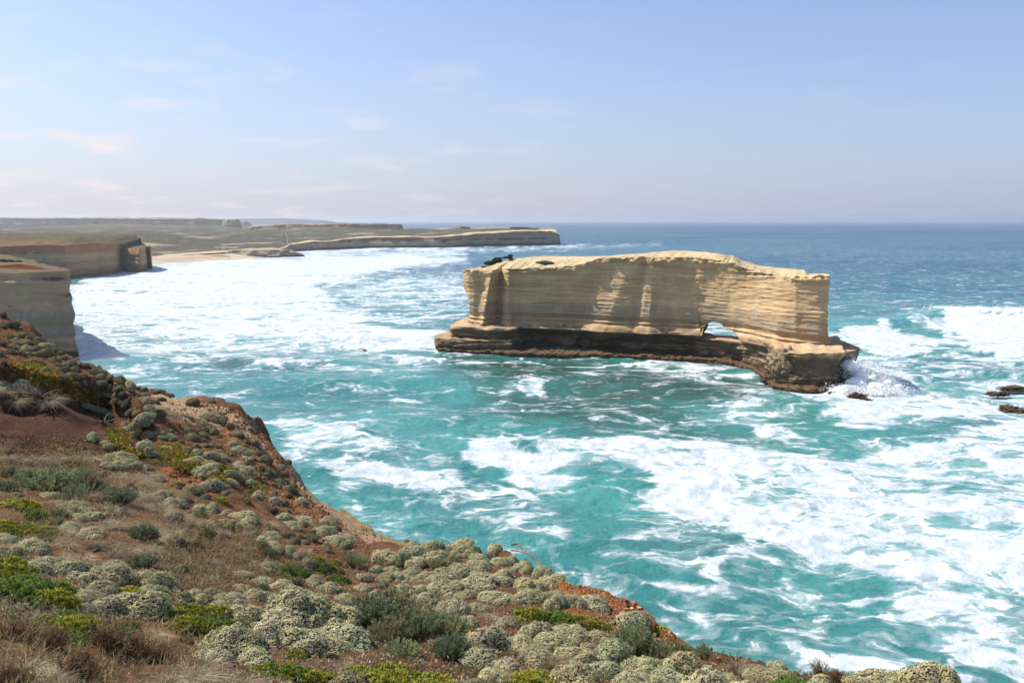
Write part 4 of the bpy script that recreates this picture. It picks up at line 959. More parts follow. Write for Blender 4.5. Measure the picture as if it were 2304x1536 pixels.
def upright(seed, nb=110, tone=((.11, .13, .06), (.40, .46, .27)), hgt=1.05, leafn=70, lean=.35, stemc=(.12, .085, .055)):
    g = np.random.default_rng(seed)
    a = g.uniform(0, 2 * np.pi, nb); r = np.sqrt(g.random(nb)); base = np.stack([np.cos(a) * r * .35, np.sin(a) * r * .35, 0 * r], 1)
    tip = np.stack([np.cos(a) * r * .95 + g.normal(size=nb) * .06, np.sin(a) * r * .95 + g.normal(size=nb) * .06, hgt * (1.05 - .55 * r ** 2) * g.uniform(.7, 1.1, nb)], 1)
    t_ = np.linspace(0, 1, 5); mid = base * .4 + tip * .6; mid[:, 2] *= .8
    C = (1 - t_)[None, :, None] ** 2 * base[:, None] + 2 * (t_ * (1 - t_))[None, :, None] * mid[:, None] + (t_ ** 2)[None, :, None] * tip[:, None]
    st = plant_mesh('stem', [ribbons(C, np.full(nb, .03), np.tile(stemc, (nb, 1)), np.tile(stemc, (nb, 1)))], WOODM)
    b = np.repeat(np.arange(nb), leafn); q = .42 + .6 * g.random(len(b)); q = np.minimum(q, 1.0)
    p = ((1 - q) ** 2)[:, None] * base[b] + (2 * q * (1 - q))[:, None] * mid[b] + (q ** 2)[:, None] * tip[b]
    ax = unit(tip[b] - mid[b]); rad = unit(np.cross(ax, g.normal(size=(len(b), 3)))); p = p + rad * (.055 * (1.25 - q))[:, None] * g.random(len(b))[:, None]
    d = unit(ax * .8 + rad * (.95 - .5 * q)[:, None]); side = unit(np.cross(d, g.normal(size=d.shape)))
    l = g.uniform(.06, .11, len(b)); bt = g.uniform(.8, 1.15, nb)[b][:, None]
    ct = mixc(tone[1], np.array(tone[1]) * np.array([1.15, 1.05, .8]), g.random(len(b))) * bt; cb_ = np.array(tone[0]) * bt
    fol = plant_mesh('foliage', [kites(p, d, side, l, l * .34, cb_, ct)], LEAF)
    return [('foliage', fol), ('stem', st)]
def lime(seed, nc_=230, tone=((.08, .10, .015), (.30, .34, .05)), tipc=(.58, .50, .05), hgt=.62, ln=.15, flat=1.0):
    g = np.random.default_rng(seed)
    v = rays_dome(nc_, .15); rad = g.uniform(.72, 1.0, nc_); lump = .75 + .5 * fbm(v[:, 0] * 2 + 9, v[:, 1] * 2 + 9, v[:, 2] * 2 + 9, 2, seed)
    c = v * (rad * lump)[:, None] * np.array([1, 1, hgt])
    k = 16; b = np.repeat(np.arange(nc_), k); ax = unit(v * .5 + np.array([0, 0, .8]) + g.normal(size=(nc_, 3)) * .18)[b]
    d = unit(ax + g.normal(size=(len(b), 3)) * .55); side = unit(np.cross(unit(unit(c[b]) + np.array([0, 0, .3]) + g.normal(size=d.shape) * .5), d))
    p = c[b] + g.normal(size=(len(b), 3)) * .035; l = g.uniform(.7, 1.2, len(b)) * ln
    br = g.uniform(.75, 1.2, nc_)[b][:, None]; yl = smooth(fbm(c[:, 0] * 1.6 + 5, c[:, 1] * 1.6 + 5, 0 * c[:, 0], 2, seed + 4), .42, .62)[b] * g.uniform(.3, 1, len(b))
    ct = mixc(tone[1], tipc, yl) * br; cb_ = np.array(tone[0]) * br
    fol = plant_mesh('foliage', [kites(p - d * (l * .4)[:, None], d, side, l, l * .30, cb_, ct)], DOME, dn=np.repeat(unit(unit(c[b]) * .8 + d * .6 + np.array([0, 0, .3])), 4, 0))
    ns = 60; tip = c[g.integers(0, nc_, ns)] * .95; base = tip * np.array([.25, .25, 0]); md = (base + tip) / 2
    st = plant_mesh('stem', [ribbons(np.stack([base, md + g.normal(size=md.shape) * .05, tip], 1), np.full(ns, .035), np.tile((.10, .07, .045), (ns, 1)), np.tile((.13, .09, .05), (ns, 1)))], WOODM)
    return [('foliage', fol), ('stem', st)]
def tussock(seed, nb=620, wind=(-.8, .25), tone=((.26, .21, .11), (.60, .48, .35)), ln=1.25, w=.016, droop=1.0, green=.15):
    g = np.random.default_rng(seed); a = g.uniform(0, 2 * np.pi, nb); r = np.sqrt(g.random(nb)) * .24
    base = np.stack([np.cos(a) * r, np.sin(a) * r, 0 * r], 1)
    out = np.stack([np.cos(a), np.sin(a), 0 * a], 1) * g.uniform(.2, 1.0, nb)[:, None] + np.array([wind[0], wind[1], 0]) * g.uniform(.3, 1.1, nb)[:, None]
    L = ln * g.uniform(.45, 1.1, nb); k = 7; q = np.linspace(0, 1, k)
    up = g.uniform(.45, .95, nb)
    pts = base[:, None] + out[:, None] * (L[:, None] * (q ** 1.5)[None] * .85)[..., None]
    pts[:, :, 2] = L[:, None] * (up[:, None] * q[None] * 1.0 - droop * (.35 + .45 * (1 - up[:, None])) * q[None] ** 2.6)
    pts += g.normal(size=(nb, 1, 3)) * .02 * q[None, :, None]
    pts[:, :, 2] = np.maximum(pts[:, :, 2], .01)
    c0 = np.array(tone[0]) * g.uniform(.7, 1.2, nb)[:, None]; c1 = np.array(tone[1]) * g.uniform(.7, 1.25, nb)[:, None]
    gr = g.random(nb) < green; c1[gr] = np.array((.20, .22, .09)) * g.uniform(.8, 1.2, gr.sum())[:, None]
    return [('blades', plant_mesh('blades', [ribbons(pts, np.full(nb, w) * g.uniform(.7, 1.3, nb), c0, c1)], GRASSM))]
def twiggy(seed, n0=46, levels=4, tone=((.065, .040, .024), (.20, .12, .065)), hgt=1.0, w0=.028, up=.55, kids=3):
    g = np.random.default_rng(seed); parts = []
    p = np.stack([g.normal(size=n0) * .12, g.normal(size=n0) * .12, np.zeros(n0)], 1); d = unit(g.normal(size=(n0, 3)) * .7 + np.array([0, 0, 1.0]))
    L = .42 * hgt; w = w0
    for lv in range(levels):
        n = len(p); k = 4; q = np.linspace(0, 1, k); bend = g.normal(size=(n, 3)) * .25
        pts = p[:, None] + d[:, None] * (q * L)[None, :, None] + bend[:, None] * (q ** 2 * L)[None, :, None] + g.normal(size=(n, k, 3)) * (.025 * L) * (q[None, :, None] > 0)
        pts[:, :, 2] = np.maximum(pts[:, :, 2], 0)
        f = lv / max(1, levels - 1); c0 = mixc(tone[0], tone[1], f) * g.uniform(.7, 1.25, n)[:, None]
        for rep in range(1 if lv > 1 else 2): parts.append(ribbons(pts, np.full(n, w), c0, c0 * 1.12))
        m_ = kids; sel = g.uniform(.35, 1.0, (n, m_)); idx = np.minimum((sel * (k - 1)).astype(int), k - 1)
        np_ = np.take_along_axis(pts, idx[..., None].repeat(3, -1), 1).reshape(-1, 3)
        dd = unit(d + bend * .8)[:, None].repeat(m_, 1).reshape(-1, 3); d = unit(dd + g.normal(size=dd.shape) * .55 + np.array([0, 0, up * .3])); p = np_
        L *= .66; w *= .62
    return [('branches', plant_mesh('branches', parts, WOODM))]

OLIVE = ((.13, .11, .05), (.40, .37, .19))
PROTO = {
 'c': [cushion(101, 9), cushion(102, 14, ln=.06), cushion(103, 6, dens=1.2), cushion(104, 11, flower=.75), cushion(105, 17, ln=.055, flower=.1, spread=.72), cushion(106, 8, flower=.8, tone=((.28, .22, .11), (.80, .74, .45))),
       cushion(107, 12, tone=((.24, .24, .11), (.70, .74, .45)), flower=0), cushion(108, 20, ln=.05, spread=.78, hgt=.7)],
 's': [cushion(121, 6, tone=OLIVE, flower=.15, core=(.09, .055, .035)), cushion(122, 9, tone=OLIVE, flower=.1, core=(.10, .06, .035)), cushion(123, 5, tone=((.10, .085, .05), (.30, .28, .185)), flower=.1)],
 'g': [upright(131), upright(132, 90, lean=.5), upright(133, 140, tone=((.08, .11, .065), (.28, .36, .25))), upright(134, 100, tone=((.11, .11, .06), (.37, .38, .23)))],
 'l': [lime(141), lime(142, 200, tipc=(.62, .50, .05)), lime(143, 260, tone=((.05, .085, .02), (.155, .24, .04)), tipc=(.28, .33, .05)), lime(144, 170, hgt=.5, tipc=(.66, .50, .05))],
 't': [tussock(151), tussock(152, wind=(-.35, .2), tone=((.20, .17, .09), (.66, .55, .40))), tussock(153, wind=(-.9, .35), tone=((.15, .12, .06), (.50, .39, .27)), droop=.7), tussock(154, wind=(.25, -.3), tone=((.17, .14, .08), (.62, .50, .36)), droop=1.2)],
 'd': [twiggy(161), twiggy(162, 60, kids=3, tone=((.07, .048, .03), (.25, .165, .095))), twiggy(163, 36, up=.9)],
}
KIND = {'c': ('cushion_bush', 'cushion bush', 'silver-grey cushion bushes on the slope'), 's': ('olive_shrub', 'shrub', 'small olive-brown shrubs on the slope'), 'g': ('grey_green_bush', 'bush', 'upright grey-green bushes'),
        'l': ('lime_green_bush', 'bush', 'lime-green leafy bushes'), 't': ('grass_tussock', 'grass tussock', 'dry grass tussocks'), 'd': ('twiggy_bush', 'twiggy bush', 'bare brown twiggy bushes')}
PLANTS = """
s 8 708 24|s 26 735 30|s 8 738 18|l 16 757 28|s 35 782 22|s 50 755 24|s 66 764 20|c 58 787 26|s 86 772 28|c 106 776 26|s 121 785 24|s 136 794 28|s 104 802 34|s 123 814 26|s 134 822 26|s 178 822 20|s 217 840 28|s 228 850 24|s 247 852 20|s 268 864 24|s 268 874 18|c 290 874 36|s 295 884 26|s 311 878 22|s 326 880 18|s 353 884 26|s 376 890 28|s 217 874 24|s 207 867 20|c 245 884 28|s 261 902 28|s 276 910 28|s 289 907 28|s 308 892 22|c 329 907 32|s 345 907 24|c 332 924 30|s 296 927 28|s 306 930 20|s 361 932 28|c 324 947 38|t 287 946 32|d 15 852 54|s 148 837 30|s 162 847 30|s 186 867 24|c 20 872 56|c 46 872 40|c 2 890 40
t 72 898 90|t 112 903 70|t 30 906 60|c 196 917 28|c 217 922 24|c 233 927 24|c 248 934 22|c 208 987 28|c 237 1002 34|c 247 1008 16|c 270 1035 50|c 322 1017 54|c 296 977 44|c 332 980 26|c 345 1027 30|c 362 974 24|c 375 984 24|c 370 1010 24|c 292 1052 44|c 262 1050 34|c 236 1049 34|c 330 1057 26|c 354 1080 30|c 362 1120 38|c 386 1137 36|c 392 1160 36
t 78 1040 90|t 20 1035 60|t 122 1045 60|t 150 1040 40|t 300 1090 84|t 345 1108 60|t 265 1075 60|t 110 1135 70|t 235 1178 54|t 265 1192 60|t 365 1152 44|g 100 1100 104|g 196 1114 86|g 262 1132 72|g 62 1092 60|g 134 1078 74|g 168 1125 56|g 322 1212 54|g 20 1075 50
c 112 1118 34|c 162 1142 36|c 186 1147 24|c 153 1162 30|c 178 1168 38|c 218 1168 42|c 158 1193 50|c 200 1208 66|c 204 1153 28|c 66 1240 72|c 8 1218 44|l 38 1145 84|l 46 1195 84|l 5 1188 60|l 104 1198 48|l 148 1022 20|l 165 1030 22|l 75 1165 50
s 438 912 36|c 470 947 46|s 503 932 16|s 487 944 36|s 445 957 20|s 457 970 24|s 476 974 26|s 432 992 38|s 478 907 18|c 382 987 24|t 520 978 38|s 552 990 18|c 525 1002 28|c 538 1018 42|c 556 1021 28|c 552 1033 22|s 573 1022 34|s 598 1039 28|t 625 1024 26|s 648 1037 16|c 443 1020 26|c 475 1031 36|c 500 1033 28|c 438 1041 36|c 462 1063 46|c 468 1044 24|l 492 1052 28|l 515 1058 28|c 550 1063 38|c 535 1048 26|c 563 1054 18|c 515 1071 30|c 530 1075 28|c 478 1102 58|c 515 1088 34|c 562 1088 28|c 582 1097 18|c 580 1121 38|c 598 1125 22|c 503 1110 16|s 578 1077 20|c 630 1054 20|s 640 1070 24|s 620 1110 18|c 618 1133 34|s 640 1135 20|s 680 1137 24|l 495 1127 38|l 555 1127 18
c 398 1138 38|c 390 1162 34|c 450 1148 50|c 478 1153 40|c 510 1158 34|c 548 1166 50|c 510 1175 26|t 460 1182 66|t 604 1182 66|c 552 1188 30|c 570 1198 22|c 640 1168 40|c 655 1183 36|c 682 1171 30|c 665 1191 20|c 608 1205 32|c 590 1219 38|c 618 1236 38|c 650 1243 32|c 666 1255 28|c 740 1178 46|c 678 1130 26|c 728 1203 40|c 755 1215 32|c 768 1225 36|t 530 1230 54|t 505 1204 44|t 570 1234 30|s 400 1286 38|c 385 1324 50|c 590 1280 54|c 545 1294 32|c 590 1310 42|l 640 1288 42|l 678 1293 30|l 722 1278 42|l 755 1285 28|l 760 1308 46|c 635 1325 50|c 660 1330 32|c 708 1315 48|c 688 1335 28|c 745 1330 42|c 438 1340 36|c 470 1334 26|c 450 1350 32|c 515 1350 52|c 575 1350 52|c 495 1362 32|c 540 1325 32|t 612 1350 26|l 420 1382 80|l 480 1382 60
c 775 1212 36|s 805 1255 28|c 872 1262 62|c 930 1215 26|t 850 1246 46|c 973 1238 46|c 985 1258 42|c 942 1273 52|c 955 1304 46|c 1035 1230 46|c 1040 1249 50|s 1067 1216 30|s 1090 1221 32|c 1115 1244 48|c 1075 1279 46|s 1020 1269 40|c 1122 1269 42|c 1135 1299 52|c 1165 1284 42|c 1185 1326 62|c 1180 1279 36|c 1220 1294 44|c 1247 1345 36|c 1125 1314 42|c 1115 1350 66|c 1012 1335 62|c 1052 1345 46|c 1195 1354 62|c 1247 1362 46|c 895 1304 42|c 820 1304 44|c 870 1304 40|c 820 1326 42|c 905 1336 50|c 945 1332 42|c 778 1350 50
g 826 1400 112|g 880 1385 104|g 945 1432 110|g 1000 1425 84|g 1014 1478 80|g 874 1440 80|g 905 1475 70|g 1425 1464 96|g 1478 1478 76|g 1530 1480 62|g 1585 1470 40|l 1186 1396 84|l 1245 1400 74|l 1302 1406 64|l 1350 1410 44|l 800 1515 60|l 866 1548 104|l 940 1555 100|l 1185 1548 76|t 1090 1390 56|t 990 1350 40
c 1095 1455 112|c 1075 1370 42|c 1050 1406 46|c 1140 1405 52|c 1205 1425 64|c 1278 1430 66|c 1335 1436 54|c 1250 1456 74|c 1170 1456 72|c 1075 1490 84|c 1145 1506 74|c 1210 1486 64|c 1290 1481 64|c 1325 1476 60|c 1380 1481 92|c 1455 1510 72|c 1365 1521 74|c 1290 1538 94|c 1105 1532 64|c 1420 1538 72|c 1502 1532 74|c 1560 1518 52|c 740 1406 92|c 778 1448 112|c 722 1458 112|c 716 1370 62
c 118 1275 70|c 156 1290 62|c 80 1285 52|c 195 1310 80|c 250 1305 80|c 285 1304 60|c 225 1330 52|c 338 1315 62|c 243 1376 92|c 310 1382 104|c 660 1392 140|c 610 1408 100|c 520 1470 124|c 590 1448 92|c 660 1458 122|c 480 1485 72|c 570 1495 84
l 20 1275 76|l 35 1318 96|l 80 1322 60|l 130 1332 60|l 170 1440 84|l 95 1400 52|l 195 1440 58|l 278 1336 66|l 380 1392 88|l 415 1412 76|l 480 1418 104|l 560 1433 66|l 660 1478 50|l 610 1520 96|l 695 1535 88
t 180 1268 100|t 255 1252 66|t 150 1226 70|t 345 1240 56|t 430 1545 150|t 380 1545 150|t 520 1556 140|t 60 1515 140|t 115 1545 140|d 240 1465 160|d 310 1485 160|d 40 1435 170|d 170 1535 170|d 360 1480 110|d 20 1550 170|d 120 1460 130
l 62 1350 130|l 12 1340 130|l 120 1358 90|l 160 1425 100|l 5 1295 110|l 860 1530 120|l 960 1540 100|l 640 1520 90|l 1200 1535 90|c 2140 1532 60|g 1990 1512 40|t 1930 1508 50|c 1890 1502 60|s 1830 1492 50|c 2190 1548 80|c 1447 1506 70|c 1530 1506 80|c 1590 1520 60|c 1440 1538 60|c 1752 1505 60|c 1733 1530 60|s 1780 1488 40|c 1740 1476 40|c 1925 1521 70|c 1980 1535 86|c 2090 1538 96|c 2035 1545 70|c 1850 1545 60|c 1530 1542 60|c 1643 1530 42|c 1620 1462 40|t 1655 1512 100|t 1685 1512 66|d 1850 1516 84|d 1885 1524 64|l 1778 1550 70|l 1730 1488 30
"""
prnd = random.Random(5)
placed = []                                        # (u, v, w, kind, root)
used = set()
def plant(kind, u, v, w, idx=None, size=None):
    h = hit_uv(u, v)
    if h is None:
        for dv in (4, 8, 14, 22, 34):
            h = hit_uv(u, v + dv)
            if h: break
    if h is None or h[1] > 140: return None
    P, dist, nrm = h; fw = P.y * CT - (P.z - EYE) * ST
    rad = (size or w / FPX * fw) * .5
    rad *= {'c': 1.5, 's': 1.4, 'g': 1.25, 'l': 1.3, 't': 1.05, 'd': 1.15}[kind]
    k = idx if idx is not None else prnd.randrange(len(PROTO[kind]))
    root = bpy.data.objects.new(KIND[kind][0], None); COL.objects.link(root)
    up = (Vector((0, 0, 1)) * .6 + nrm * .4 * (1 if nrm.z > 0 else -1)).normalized()
    q = up.to_track_quat('Z', 'Y'); rz = prnd.uniform(0, 6.283) if kind != 't' else prnd.uniform(-.45, .45)
    root.rotation_euler = (q @ Euler((0, 0, rz)).to_quaternion()).to_euler()
    root.location = (P.x, P.y, P.z - rad * .10); f = {'t': 1.0, 'd': 1.15}.get(kind, 1.0)
    root.scale = (rad * f * prnd.uniform(.85, 1.3), rad * f * prnd.uniform(.8, 1.1), rad * f * prnd.uniform(.62, 1.0) * (1.15 if kind in 'gtd' else 1))
    for nm, me in PROTO[kind][k]:
        o = bpy.data.objects.new(nm, me); COL.objects.link(o); o.parent = root
    root['category'] = KIND[kind][1]; root['group'] = KIND[kind][2]
    placed.append((u, v, w, kind, root, k)); return root
for tok in PLANTS.replace('\n', '|').split('|'):
    q = tok.split()
    if len(q) == 4: plant(q[0], float(q[1]), float(q[2]), float(q[3]))
# fill the close-grown part of the slope
fill = [(0,1240),(300,1260),(520,1330),(700,1290),(800,1270),(950,1230),(1100,1225),(1240,1310),(1400,1400),(1560,1460),(1760,1490),(2100,1530),(2100,1575),(0,1575)]
fr = random.Random(9); n_fill = 0
for _ in range(5200):
    u = fr.uniform(-60, 2140); v = fr.uniform(1225, 1580)
    if poly_sd(np.array([u]), np.array([v]), fill)[0] < 0: continue
    if (330 < u < 560 and 1230 < v < 1325): continue
    w = (28 + (v - 1225) * .24) * fr.uniform(.6, 1.4)
    if any(abs(u - a) < (w + c_) * .36 and abs(v - b) < (w + c_) * .22 for a, b, c_, *_r in placed): continue
    kd = 'c'
    r = fr.random(); w *= 1.15
    if u < 420 and v > 1400: kd = 'd' if r < .5 else 't'
    elif r < .10: kd = 't'
    elif r < .19: kd = 'l'
    elif r < .27: kd = 'g'
    elif r < .32: kd = 's'
    n_c = sum(1 for q in placed if q[3] == 'c')
    if kd == 'c' and n_c > 296: continue
    if plant(kd, u, v, w): n_fill += 1
for poly, kinds, n, w0, w1 in (([(0,725),(120,790),(370,895),(330,925),(240,900),(90,830),(0,790)], 's', 46, 18, 30), ([(0,800),(30,850),(0,860)], 'sd', 6, 26, 40), ([(380,970),(520,960),(640,1060),(680,1130),(560,1110),(400,1010)], 's', 34, 16, 28),
        ([(0,1000),(200,1030),(420,1110),(470,1190),(300,1250),(0,1250)], 't', 34, 50, 84), ([(450,1170),(700,1230),(640,1300),(500,1320),(360,1290)], 't', 8, 34, 50), ([(600,1130),(800,1210),(760,1260),(640,1200)], 's', 12, 18, 28), ([(0,1020),(220,1030),(470,1120),(520,1180),(430,1240),(0,1250)], 'sgs', 34, 26, 46), ([(600,1180),(800,1240),(760,1330),(560,1330)], 'sgl', 14, 26, 44), ([(0,1230),(330,1290),(300,1420),(0,1420)], 'l', 9, 50, 80), ([(560,1340),(1300,1420),(1500,1530),(700,1530)], 't', 12, 50, 76)):
    Pz = np.array(poly); k = 0; tr = 0
    while k < n and tr < 900:
        tr += 1; u = fr.uniform(Pz[:, 0].min(), Pz[:, 0].max()); v = fr.uniform(Pz[:, 1].min(), Pz[:, 1].max()); w = fr.uniform(w0, w1); kd = fr.choice(kinds)
        if poly_sd(np.array([u]), np.array([v]), poly)[0] < 0: continue
        if kd != 't' and any(abs(u - a) < (w + c_) * .33 and abs(v - b) < (w + c_) * .2 for a, b, c_, *_r in placed): continue
        if plant(kd, u, v, w): k += 1
print('plants', len(placed), 'fill', n_fill, {k: sum(1 for q in placed if q[3] == k) for k in KIND})

# ------------------------------------------------------------------ labels: look first, then the place among its like
ZONES = [(30,720,'on the skyline ridge at the far left'),(110,790,'on the upper left ridge before the shadowed cliff'),(230,860,'on the left ridge above surf'),(300,905,'left of the sandy patch'),(370,895,'on the rim beside the bare sand'),
 (40,870,'above the red bank at the left edge'),(215,925,'below the orange strip of ground cover'),(470,930,'on the bare sandy patch'),(250,1015,'by the upper orange ground cover'),(340,1000,'by the large mound below sand'),(450,1020,'on the slope under the sand'),(540,1020,'below the crumbling rock lip'),(630,1050,'on the rim where the cliff turns'),
 (60,1060,'by the big bush at left'),(180,1160,'below the big bush at left'),(300,1090,'in the dry grass of the middle left'),(380,1140,'left of the bare reddish hollow'),(480,1100,'beside the small red scar'),(480,1160,'on the upper lip of the reddish hollow'),(570,1110,'above the windblown tussocks'),(640,1170,'near the smooth orange cliff edge'),(740,1200,'at the top of the smooth orange edge'),
 (600,1230,'on the right side of the reddish hollow'),(860,1250,'on the rim right of the orange edge'),(1050,1235,'on the middle rim above turquoise water'),(1200,1310,'beside the orange cliff patch'),(1100,1330,'in the middle mounds below the rim'),(940,1320,'left of the middle mounds'),(620,1310,'above the large central bush'),(740,1320,'just above left of the central bush'),(500,1350,'behind the lime-green clump'),
 (20,1200,'in the left lime-green thicket'),(60,1310,'by the left yellow-tipped bush'),(220,1310,'behind the brown twiggy thicket'),(300,1380,'amid the brown twiggy thicket'),(150,1480,'in the bottom left corner thicket'),(430,1400,'around the lime-green clump'),(560,1460,'in the pale carpet left of centre'),(700,1420,'left of the central grey-green bush'),(900,1420,'in the central grey-green bush'),(880,1530,'at the bottom edge below the central bush'),
 (1240,1400,'along the lime-green strip by the orange patch'),(1130,1440,'right of the central grey-green bush'),(1300,1450,'below the lime-green strip'),(1250,1530,'at the bottom edge right of centre'),(1450,1470,'at the dark bushes on the right rim'),(1480,1530,'below the dark bushes at lower right'),(1660,1500,'around the tawny tussock at lower right'),(1800,1510,'near the lower right twiggy bush'),(2020,1530,'on the last rim at the bottom right'),(430,1535,'in the long dry grass below')]
LOOK = {'c': ['round silver-grey', 'lobed silver-grey', 'smooth domed silver-grey', 'cream-flowered silvery', 'many-lobed pale grey', 'cream-tipped pale', 'bluish silver', 'spreading silver-grey'],
        's': ['small olive-brown', 'knobbly olive-brown', 'small greyish olive'], 'g': ['upright grey-green', 'loose grey-green', 'dense dark grey-green', 'olive grey-green'],
        'l': ['lime-green', 'yellow-tipped lime-green', 'fresh green leafy', 'low golden-tipped green'], 't': ['windblown dry', 'pale upright dry', 'brown leaning dry', 'drooping pale'], 'd': ['bare brown', 'greyish brown bare', 'upright bare brown']}
NOUN = {'c': 'cushion bush', 's': 'shrub', 'g': 'bush', 'l': 'bush', 't': 'grass tussock', 'd': 'twiggy bush'}
ORD = ['', 'second', 'third', 'fourth', 'fifth', 'sixth', 'seventh', 'eighth', 'ninth', 'tenth', 'eleventh', 'twelfth', 'thirteenth', 'fourteenth']
bins = {}
for q in placed:
    z = min(range(len(ZONES)), key=lambda i: ((q[0] - ZONES[i][0]) * .8) ** 2 + ((q[1] - ZONES[i][1]) * 1.3) ** 2)
    bins.setdefault((z, q[3], q[5]), []).append(q)
for (z, kd, ix), qs in bins.items():
    qs.sort(key=lambda q: q[0]); n = len(qs)
    for i, q in enumerate(qs):
        txt = LOOK[kd][ix] + ' ' + NOUN[kd] + ' ' + ZONES[z][2]
        if n == 2: txt += ', left one' if i == 0 else ', right one'
        elif n > 2: txt += ', leftmost' if i == 0 else (', rightmost' if i == n - 1 else ', ' + ORD[i] + ' from left')
        q[4]['label'] = txt

# ------------------------------------------------------------------ ground cover (uncountable)
def uv_points(poly, n, seed, amin=None):
    g = random.Random(seed); P = np.array(poly); out = []
    lo, hi = P.min(0), P.max(0); tries = 0
    while len(out) < n and tries < n * 6:
        k = 2000; uu = np.array([g.uniform(lo[0], hi[0]) for _ in range(k)]); vv = np.array([g.uniform(lo[1], hi[1]) for _ in range(k)])
        ok = poly_sd(uu, vv, P) > (-8 + 14 * (np.array([g.random() for _ in range(k)]) - .6)); tries += k
        for u, v in zip(uu[ok], vv[ok]):
            h = hit_uv(u, v)
            if h and h[1] < 130: out.append((h[0].x, h[0].y, h[0].z, h[1]))
            if len(out) >= n: break
    return np.array(out)
def leafy_cover(name, polys, n, ln, cols, label, seed, upb=.9, k=3, wr=.4, mat=None):
    A = np.concatenate([uv_points(p, int(n * f), seed + i) for i, (p, f) in enumerate(polys)]); g = np.random.default_rng(seed)
    p = np.repeat(A[:, :3], k, 0); N_ = len(p); d = unit(g.normal(size=(N_, 3)) * .7 + np.array([0, 0, upb])); side = unit(np.cross(d, g.normal(size=d.shape)))
    l = ln * g.uniform(.6, 1.3, N_) * (np.repeat(A[:, 3], k) / 30) ** .35; c = np.array(cols)[g.integers(0, len(cols), N_)] * g.uniform(.75, 1.2, N_)[:, None]
    o = obj(name, plant_mesh(name, [kites(p + g.normal(size=p.shape) * .03, d, side, l, l * wr, c * .75, c)], mat or LEAF), None, kind='stuff'); o['label'] = label
PIG = [(.20, .25, .05), (.34, .36, .06), (.48, .38, .06), (.60, .30, .05), (.48, .18, .04), (.30, .30, .05), (.10, .12, .03)]
leafy_cover('fleshy_ground_cover', [([(28,812),(85,826),(160,860),(240,903),(228,912),(150,886),(90,860),(45,848)], .45), ([(240,968),(288,975),(292,1005),(262,1008),(240,990)], .16), ([(285,1012),(330,1018),(325,1030),(290,1025)], .08),
    ([(355,1000),(400,1012),(455,1050),(450,1068),(395,1040),(360,1020)], .18), ([(575,1085),(600,1095),(590,1110),(560,1100)], .04), ([(470,1068),(500,1075),(505,1085),(480,1085)], .05)], 5200, .13, PIG, 'orange and green fleshy ground cover in strips on the red slope', 300)
leafy_cover('low_green_herbs', [([(330,1000),(380,1010),(420,1040),(380,1050),(340,1040)], .2), ([(430,1160),(560,1200),(600,1290),(420,1330),(360,1260)], .25), ([(0,880),(60,870),(60,900),(0,905)], .1), ([(100,990),(300,1050),(200,1060)], .2), ([(1000,1360),(1400,1430),(1600,1530),(1000,1530)], .25)], 2600, .07,
    [(.10, .13, .04), (.16, .17, .06), (.20, .16, .07)], 'thin scatter of low green herbs on the open soil', 320)
leafy_cover('dark_low_growth', [([(-20,700),(120,780),(360,890),(300,920),(-20,820)], .4), ([(380,970),(560,1000),(700,1140),(560,1120)], .35), ([(0,980),(300,1010),(340,1060),(0,1040)], .25)], 5200, .10, [(.10, .085, .045), (.16, .13, .07), (.22, .19, .11), (.08, .05, .03)], 'dark stubby growth clinging to the red slope', 390, upb=.6, k=2, wr=.35)
leafy_cover('low_grey_scrub', [([(520,1340),(700,1300),(800,1270),(950,1240),(1100,1240),(1230,1330),(1400,1410),(1560,1470),(1900,1510),(2200,1545),(2200,1590),(500,1590)], .75), ([(0,1250),(320,1290),(520,1350),(520,1400),(0,1400)], .25)], 16000, .085, [(.30, .30, .20), (.40, .39, .27), (.20, .16, .10), (.24, .25, .14)], 'low grey scrub and twigs filling the gaps between the cushion bushes', 380, upb=.6, k=2, wr=.35)
STRAW = [(.30, .23, .14), (.40, .31, .20), (.22, .15, .09), (.17, .10, .06)]
leafy_cover('plant_litter', [([(-40,1010),(300,1040),(520,1120),(760,1200),(900,1260),(1240,1330),(1600,1480),(2100,1560),(2100,1600),(-40,1600)], .7), ([(340,1180),(620,1210),(640,1300),(560,1340),(400,1330),(330,1240)], .3)], 24000, .10, STRAW, 'dry stalks and leaf litter between the bushes', 340, upb=.15, k=1, wr=.14, mat=GRASSM)
leafy_cover('short_dry_grass', [([(-40,1010),(200,1020),(460,1120),(420,1190),(300,1240),(-40,1240)], .45), ([(360,1180),(560,1180),(700,1260),(640,1300),(420,1320),(330,1240)], .25), ([(-40,1400),(420,1400),(560,1600),(-40,1600)], .3)], 11000, .19, [(.46, .37, .19), (.62, .52, .30), (.34, .27, .12), (.26, .25, .09)], 'short dry grass growing among the tussocks', 360, upb=.8, k=2, wr=.05, mat=GRASSM)
